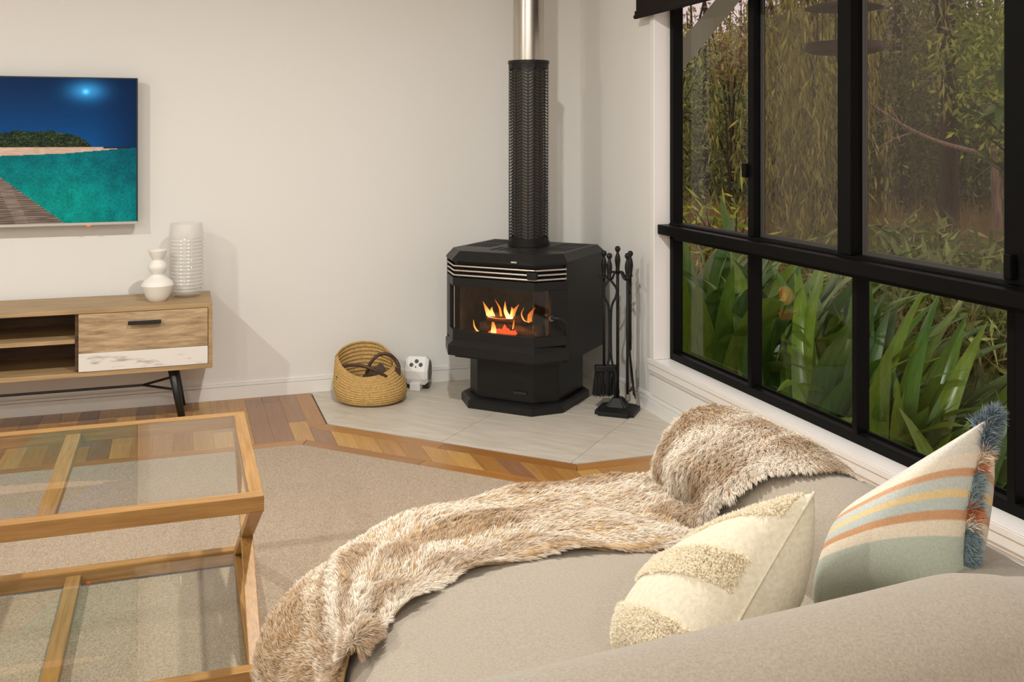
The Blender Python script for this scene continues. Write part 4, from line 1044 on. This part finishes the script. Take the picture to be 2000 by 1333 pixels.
for px, d, zb, n, sc in ((1490, 4.4, -.35, 18, 1.1), (1540, 4.0, -.45, 18, 1.05), (1580, 4.7, -.35, 18, 1.1), (1510, 5.4, -.2, 16, 1.1), (1620, 4.2, -.5, 16, 1.0), (1600, 5.6, -.25, 15, 1.0), (1555, 5.1, -.35, 16, 1.15), (1650, 5.0, -.4, 15, 1.1)): lily(px, d, zb, n, sc, *B_, bias=.65)
for px, d, zb, n, sc in ((1700, 3.9, -.55, 18, 1.0), (1760, 4.4, -.5, 18, .95), (1690, 4.9, -.35, 16, 1.0), (1840, 3.8, -.55, 17, .85), (1920, 4.0, -.5, 16, .85), (1800, 5.0, -.45, 15, .9), (2040, 3.9, -.5, 14, .9), (1735, 5.4, -.45, 15, 1.0), (1870, 4.6, -.55, 15, .95)): lily(px, d, zb, n, sc, *C_, bias=.7)

def leafcloud(name, P, L, Wd, cols, parent, hang=0., m='foliage', sprd=1.):
    n = len(P); D = RNG.normal(size=(n, 3))*sprd; D[:, 2] -= hang*2.2; D /= np.linalg.norm(D, axis=1, keepdims=True)
    Sd = np.cross(D, RNG.normal(size=(n, 3))); Sd /= np.linalg.norm(Sd, axis=1, keepdims=True)
    Lr = (L*(.6+.8*RNG.random(n)))[:, None]; Wr = (Wd*(.6+.8*RNG.random(n)))[:, None]
    V = np.stack([P, P+D*Lr*.5+Sd*Wr*.5, P+D*Lr, P+D*Lr*.5-Sd*Wr*.5], 1).reshape(-1, 3)
    Fq = np.arange(4*n).reshape(n, 4)
    o = bpy.data.objects.new(name, np_mesh(name, V, Fq, [M[m]], False, np.repeat(cols, 4, 0))); COL.objects.link(o)
    if parent is not None:
        o.parent = parent; o.matrix_parent_inverse = Matrix.Translation(parent.location).inverted()
    return o
def palette(n, a, b, jit=.25):
    return np.clip(2.1*lin(np.clip(mixc(a, b, RNG.random(n))*(1-jit+2*jit*RNG.random(n))[:, None], 0, 255)), 0, .8)
def tree(name, label, px, d, crown_z, rx, rz, n, ca, cb, L=.10, Wd=.035, trunk=.09, bark='bark', group=None, hang=.3, nclump=26, lean=0., top=None, dense=.32):
    loc = out(d, px, GZ0+max(0, d-17)*.085-.05); r = thing(name, label, 'tree', loc, 0, group); base = Vector(loc); topz = top or crown_z+rz*.7
    lat = Vector((CA, -SA, 0))
    pts = bez([base, base+Vector((0, 0, (topz-loc[2])*.4))+lat*(lean*.3+RG.uniform(-.12, .12)), base+Vector((0, 0, topz-loc[2]))+lat*(lean+RG.uniform(-.2, .2))], 12)
    MB().tube([tuple(p) for p in pts], [trunk*(1-.07*i) for i in range(12)], 8).build('trunk', M[bark], r, smooth=True)
    if n:
        cen = np.array([base.x, base.y, 0])+np.array(lat)*lean*.8; q = RNG.normal(size=(nclump, 3)); q /= np.linalg.norm(q, axis=1, keepdims=True); q *= (RNG.random((nclump, 1))**.4)
        cl = cen+q*np.array((rx, rx, rz))+np.array((0, 0, crown_z))
        br = MB()
        for c in cl[:10]:
            p = pts[min(11, 5+RG.randrange(6))]; c_ = Vector(c); mid = p.lerp(c_, .5)+Vector((0, 0, .12)); br.tube([tuple(v) for v in (p, mid, c_)], [trunk*.28, trunk*.2, trunk*.08], 5)
        br.build('branch', M[bark], r)
        k = RNG.integers(0, nclump, n); P = cl[k]+RNG.normal(size=(n, 3))*rx*dense
        leafcloud('foliage', P, L, Wd, palette(n, ca, cb), r, hang)
    return r
# weeping tree close behind the second upper pane
wt = thing('weeping_tree', 'weeping tree with hanging strings of narrow olive leaves behind the second upper pane', 'tree', out(9.5, 1585, GZ0))
b0 = Vector(wt.location); MB().tube([b0, b0+Vector((.1, 0, 1.6)), b0+Vector((0, .1, 4.2))], [.07, .06, .04], 8).build('trunk', M['bark'], wt, smooth=True)
P = []; r_ = random.Random(9)
for s_ in range(150):
    a = r_.gauss(0, .34); f = r_.gauss(0, .45); zt_ = r_.uniform(1.2, 3.6); ln_ = r_.uniform(.5, 1.6); c = np.array(b0)+np.array((CA, -SA, 0))*a+np.array((SA, CA, 0))*f
    for k in range(44):
        t = k/44; P.append((c[0]+r_.gauss(0, .035), c[1]+r_.gauss(0, .035), zt_-ln_*t+r_.gauss(0, .02)))
P = np.array(P); P = P[P[:, 2] > .15]; leafcloud('foliage', P, .13, .020, palette(len(P), (88, 88, 42), (128, 122, 64)), wt, 1.2, sprd=.6)

tree('orange_sapling', 'slim tree with a rusty orange tinted crown behind the first upper pane', 1428, 13, 2.35, .36, .36, 600, (112, 92, 58), (106, 100, 58), trunk=.03, nclump=12)
tree('light_gum', 'airy light green gum tree rising behind the first upper pane', 1375, 16, 1.75, 1.1, 1.15, 5200, (122, 126, 66), (164, 160, 104), trunk=.05, nclump=34, dense=.22)
tree('dark_trunk_tree', 'tall tree with a straight dark trunk behind the third upper pane', 1860, 11, 3.3, 1.1, .9, 4200, (62, 66, 40), (104, 102, 66), trunk=.125, nclump=34, dense=.26, top=6.)
tree('pale_trunk_tree', 'tree with a pale flaking trunk and light green crown at the right', 1957, 10.5, 2.05, .62, .75, 4200, (92, 112, 40), (150, 160, 74), trunk=.075, bark='palebark', nclump=20, top=2.2)
bt = thing('broadleaf_tree', 'tree branch with large glossy dark leaves reaching in at the right upper pane', 'tree', out(6.2, 2110, GZ0)); b0 = Vector(bt.location)
MB().tube([b0, b0+Vector((0, 0, 1.5)), b0+Vector((0, 0, 3.))], [.06, .05, .03], 8).build('trunk', M['bark'], bt, smooth=True)
for k, (px, z) in enumerate(((1935, 1.30), (1955, 1.5), (1945, 1.15), (1965, 1.75), (1930, 1.42), (1985, 1.2), (1990, 1.5), (2020, 1.4), (2040, 1.7), (2060, 1.2))):
    tip = Vector(out(6.2+RG.uniform(-.2, .2), px, z)); MB().tube([b0+Vector((0, 0, 1.3+.1*k)), (b0+tip)/2+Vector((0, 0, .7)), tip], [.015, .010, .006], 6).build('branch', M['bark'], bt)
    for q in range(8):
        o = bpy.data.objects.new('leaf', LM[(k+q) % 8]); COL.objects.link(o); o.parent = bt; o.matrix_parent_inverse = Matrix.Translation(b0).inverted()
        o.location = tip; s_ = RG.uniform(.28, .40); o.scale = (s_, s_*1.9, s_); o.rotation_euler = (RG.uniform(-.3, .3), RG.uniform(.6, 1.35), RG.uniform(-PI, PI))
db = MB(); p = [out(8.5, 1690, 1.63), out(8.6, 1760, 1.42), out(8.8, 1830, 1.27), out(9, 1905, 1.17)]
o = thing('dead_branch', 'bare pale fallen branch slanting across the third upper pane', 'branch', p[3])
MB().tube([tuple(v) for v in bez(p, 14)], [.010+.016*i/13 for i in range(14)], 7).build('limb', M['palebark'], o, smooth=True)
for a, b in (((8.6, 1745, 1.46), (8.5, 1690, 1.36)), ((8.7, 1790, 1.36), (8.4, 1700, 1.17)), ((8.6, 1760, 1.42), (8.7, 1720, 1.62))):
    MB().tube([out(*a), out((a[0]+b[0])/2, (a[1]+b[1])/2, (a[2]+b[2])/2+.03), out(*b)], [.008, .006, .002], 6).build('twig', M['palebark'], o)
MB().tube([out(9, 1905, 1.17), out(9.2, 1960, 1.0), out(9.3, 1985, .2), out(9.4, 1990, GZ0)], [.026, .03, .035, .04], 7).build('stem', M['palebark'], o, smooth=True)
# stand of forest trees
lbls = ['slender dusky forest tree in the stand seen through the first upper pane', 'slender dusky forest tree in the stand behind the weeping tree', 'slender dusky forest tree in the stand seen through the third upper pane', 'slender dusky forest tree standing beyond the right end of the window view']
grps = ['forest behind the first upper pane', 'forest behind the weeping tree', 'forest behind the third upper pane', 'forest beyond the right of the view']
for k in range(62):
    px = (1285+ (k*37 % 46)/46*745 if k < 46 else 2040+(k-46)*30)+RG.uniform(-12, 12); d = 15+ (k % 6)*4.2+RG.uniform(-1.5, 1.5)
    g = RG.random(); ca = [(60, 62, 34), (74, 72, 42), (56, 64, 40), (84, 74, 42)][k % 4]; cb = [(98, 100, 56), (116, 104, 62), (92, 104, 66), (126, 108, 62)][k % 4]
    if px < 1475: ca = tuple(v*1.25 for v in ca); cb = tuple(v*1.25 for v in cb)
    hgt = 1.33+d*.125*(RG.uniform(.55, .95) if px < 1475 else RG.uniform(.75, 1.12)); base = GZ0+max(0, d-17)*.085
    gi = 0 if px < 1475 else 1 if px < 1670 else 2 if px < 2020 else 3
    tree('forest_tree', lbls[gi], px, d, (hgt+base)/2+.05, d*.052, (hgt-base)*.5, 4300, ca, cb, L=.0055*d+.01, Wd=.0020*d+.008, trunk=.05+.03*g, group=grps[gi], nclump=38, hang=.35, top=hgt+1, dense=.34)
# undergrowth shrubs
def shrub(px, d, h, n, ca, cb, label, group, L=.12, Wd=.022, hang=.1, rx=.45):
    loc = out(d, px, GZ0); r = thing('leafy_shrub', label, 'shrub', loc, 0, group); st_ = MB()
    for k in range(6): st_.tube([loc, (loc[0]+RG.uniform(-rx, rx)*.4, loc[1]+RG.uniform(-rx, rx)*.4, loc[2]+h*.5), (loc[0]+RG.uniform(-rx, rx)*.7, loc[1]+RG.uniform(-rx, rx)*.7, loc[2]+h*.9)], [.01, .008, .004], 5)
    st_.build('stem', M['bark'], r)
    u = RNG.random(n)**.6; P = np.array(loc)+RNG.normal(size=(n, 3))*np.array((rx*.55, rx*.55, .02)); P[:, 2] = loc[2]+h*u
    leafcloud('foliage', P, L, Wd, palette(n, ca, cb), r, hang)
for k, (px, d, h) in enumerate(((1720, 5.9, 1.15), (1790, 6.4, 1.1), (1860, 5.6, 1.0), (1930, 5.9, 1.0), (1990, 5.2, .95), (1750, 7.4, 1.2), (1890, 7.2, 1.1), (2080, 5.6, 1.1))):
    shrub(px, d, h, 900, (60, 74, 34), (120, 128, 72), 'dark narrow-leaved shrub behind the lilies in the right half of the window', 'narrow-leaved shrubs behind the lilies', L=.17, Wd=.03)
for k, (px, d, h) in enumerate(((1390, 8.2, 1.35), (1425, 7.4, 1.45), (1345, 8.6, 1.1), (1300, 9.5, 1.3))):
    shrub(px, d, h, 95, (96, 112, 36), (140, 148, 56), 'sparse bright lime seedling shrub in the grass behind the first pane', 'lime seedlings in the grass', L=.16, Wd=.03, rx=.35)
for k, (px, d, h) in enumerate(((1530, 8.8, 1.0), (1600, 9.4, 1.0), (1780, 9.6, .95), (1840, 10.4, .9), (1700, 10, 1.0), (1935, 8.6, .95), (1480, 9.8, 1.0))):
    shrub(px, d, h, 230, (70, 84, 38), (116, 122, 62), 'mid green leafy weed clump standing in the brown grass', 'weed clumps in the grass', L=.17, Wd=.028, rx=.5)
# dry grass: nobody could count it
n = 52000
D_ = 5.2+15*RNG.random(n)**1.15; PXs = 1120+1150*RNG.random(n); ok_ = ((PXs-1000)/1925*CA+SA)*D_ > 3.3; D_ = D_[ok_]; PXs = PXs[ok_]; n = len(D_); Xc = (PXs-1000)/1925*D_
P = np.stack([Xc*CA+D_*SA, -Xc*SA+D_*CA, np.full(n, GZ0)], 1); hgt = (.62+.45*RNG.random(n))*(.75+.5*vnoise(P[:, 0]*1.2, P[:, 1]*1.2))
Dr = RNG.normal(size=(n, 3))*.22; Dr[:, 2] = 1; Dr /= np.linalg.norm(Dr, axis=1, keepdims=True); Cr = Dr+RNG.normal(size=(n, 3))*.45; Cr /= np.linalg.norm(Cr, axis=1, keepdims=True)
k = np.clip(vnoise(P[:, 0]*.7, P[:, 1]*.7)*1.2+RNG.normal(size=n)*.15-.1, 0, 1)
tip = lin(np.clip(mixc((184, 146, 100), (160, 148, 88), k), 0, 255)); rt = lin(np.clip(mixc((116, 94, 60), (94, 100, 50), k), 0, 255))
v, f, c = strands(P, Dr, hgt, .006+.0012*D_, rt, tip, 3, Cr)
o = bpy.data.objects.new('tall_grass', np_mesh('tall_grass', v, f, [M['grass']], False, c)); COL.objects.link(o); tag(o, 'tall dry brown grass covering the ground before the trees', 'grass', kind='stuff')
# veranda brace and hanging bird feeder
vb_ = MB().bar((2.36, 4.75, 1.52), (3.02, 4.42, 2.42), .10, .10).build('veranda_brace', M['eave'], bevel=.004); tag(vb_, 'pale painted diagonal eave brace outside the first upper pane', 'brace')
fx, fy, _ = out(4.3, 1648); BF = thing('bird_feeder', 'dark round hanging wire bird feeder outside the second upper pane', 'bird feeder', (fx, fy, 1.69))
MB().lathe([(.0005, .012), (.12, .012), (.155, .030), (.160, .030), (.165, -.004), (.13, -.016), (.0005, -.02)], 36, (fx, fy, 1.70)).build('tray', M['feeder'], BF, smooth=True)
MB().lathe([(.0005, .03), (.10, .02), (.165, 0), (.165, -.006), (.0005, -.004)], 36, (fx, fy, 1.885)).build('roof', M['feeder'], BF, smooth=True)
for k in range(10):
    th = 2*PI*k/10; MB().tube([(fx+.11*math.cos(th), fy+.11*math.sin(th), 1.71), (fx+.11*math.cos(th), fy+.11*math.sin(th), 1.885)], .0022, 5).build('wire', M['feeder'], BF)
MB().tube([(fx, fy, 1.9), (fx, fy, 2.75)], .003, 6).build('hanging_wire', M['feeder'], BF)
ST(MB().box((2.27, -2, 2.74), (2.62, 7, 2.80)).build('ceiling_eave', M['eave']))
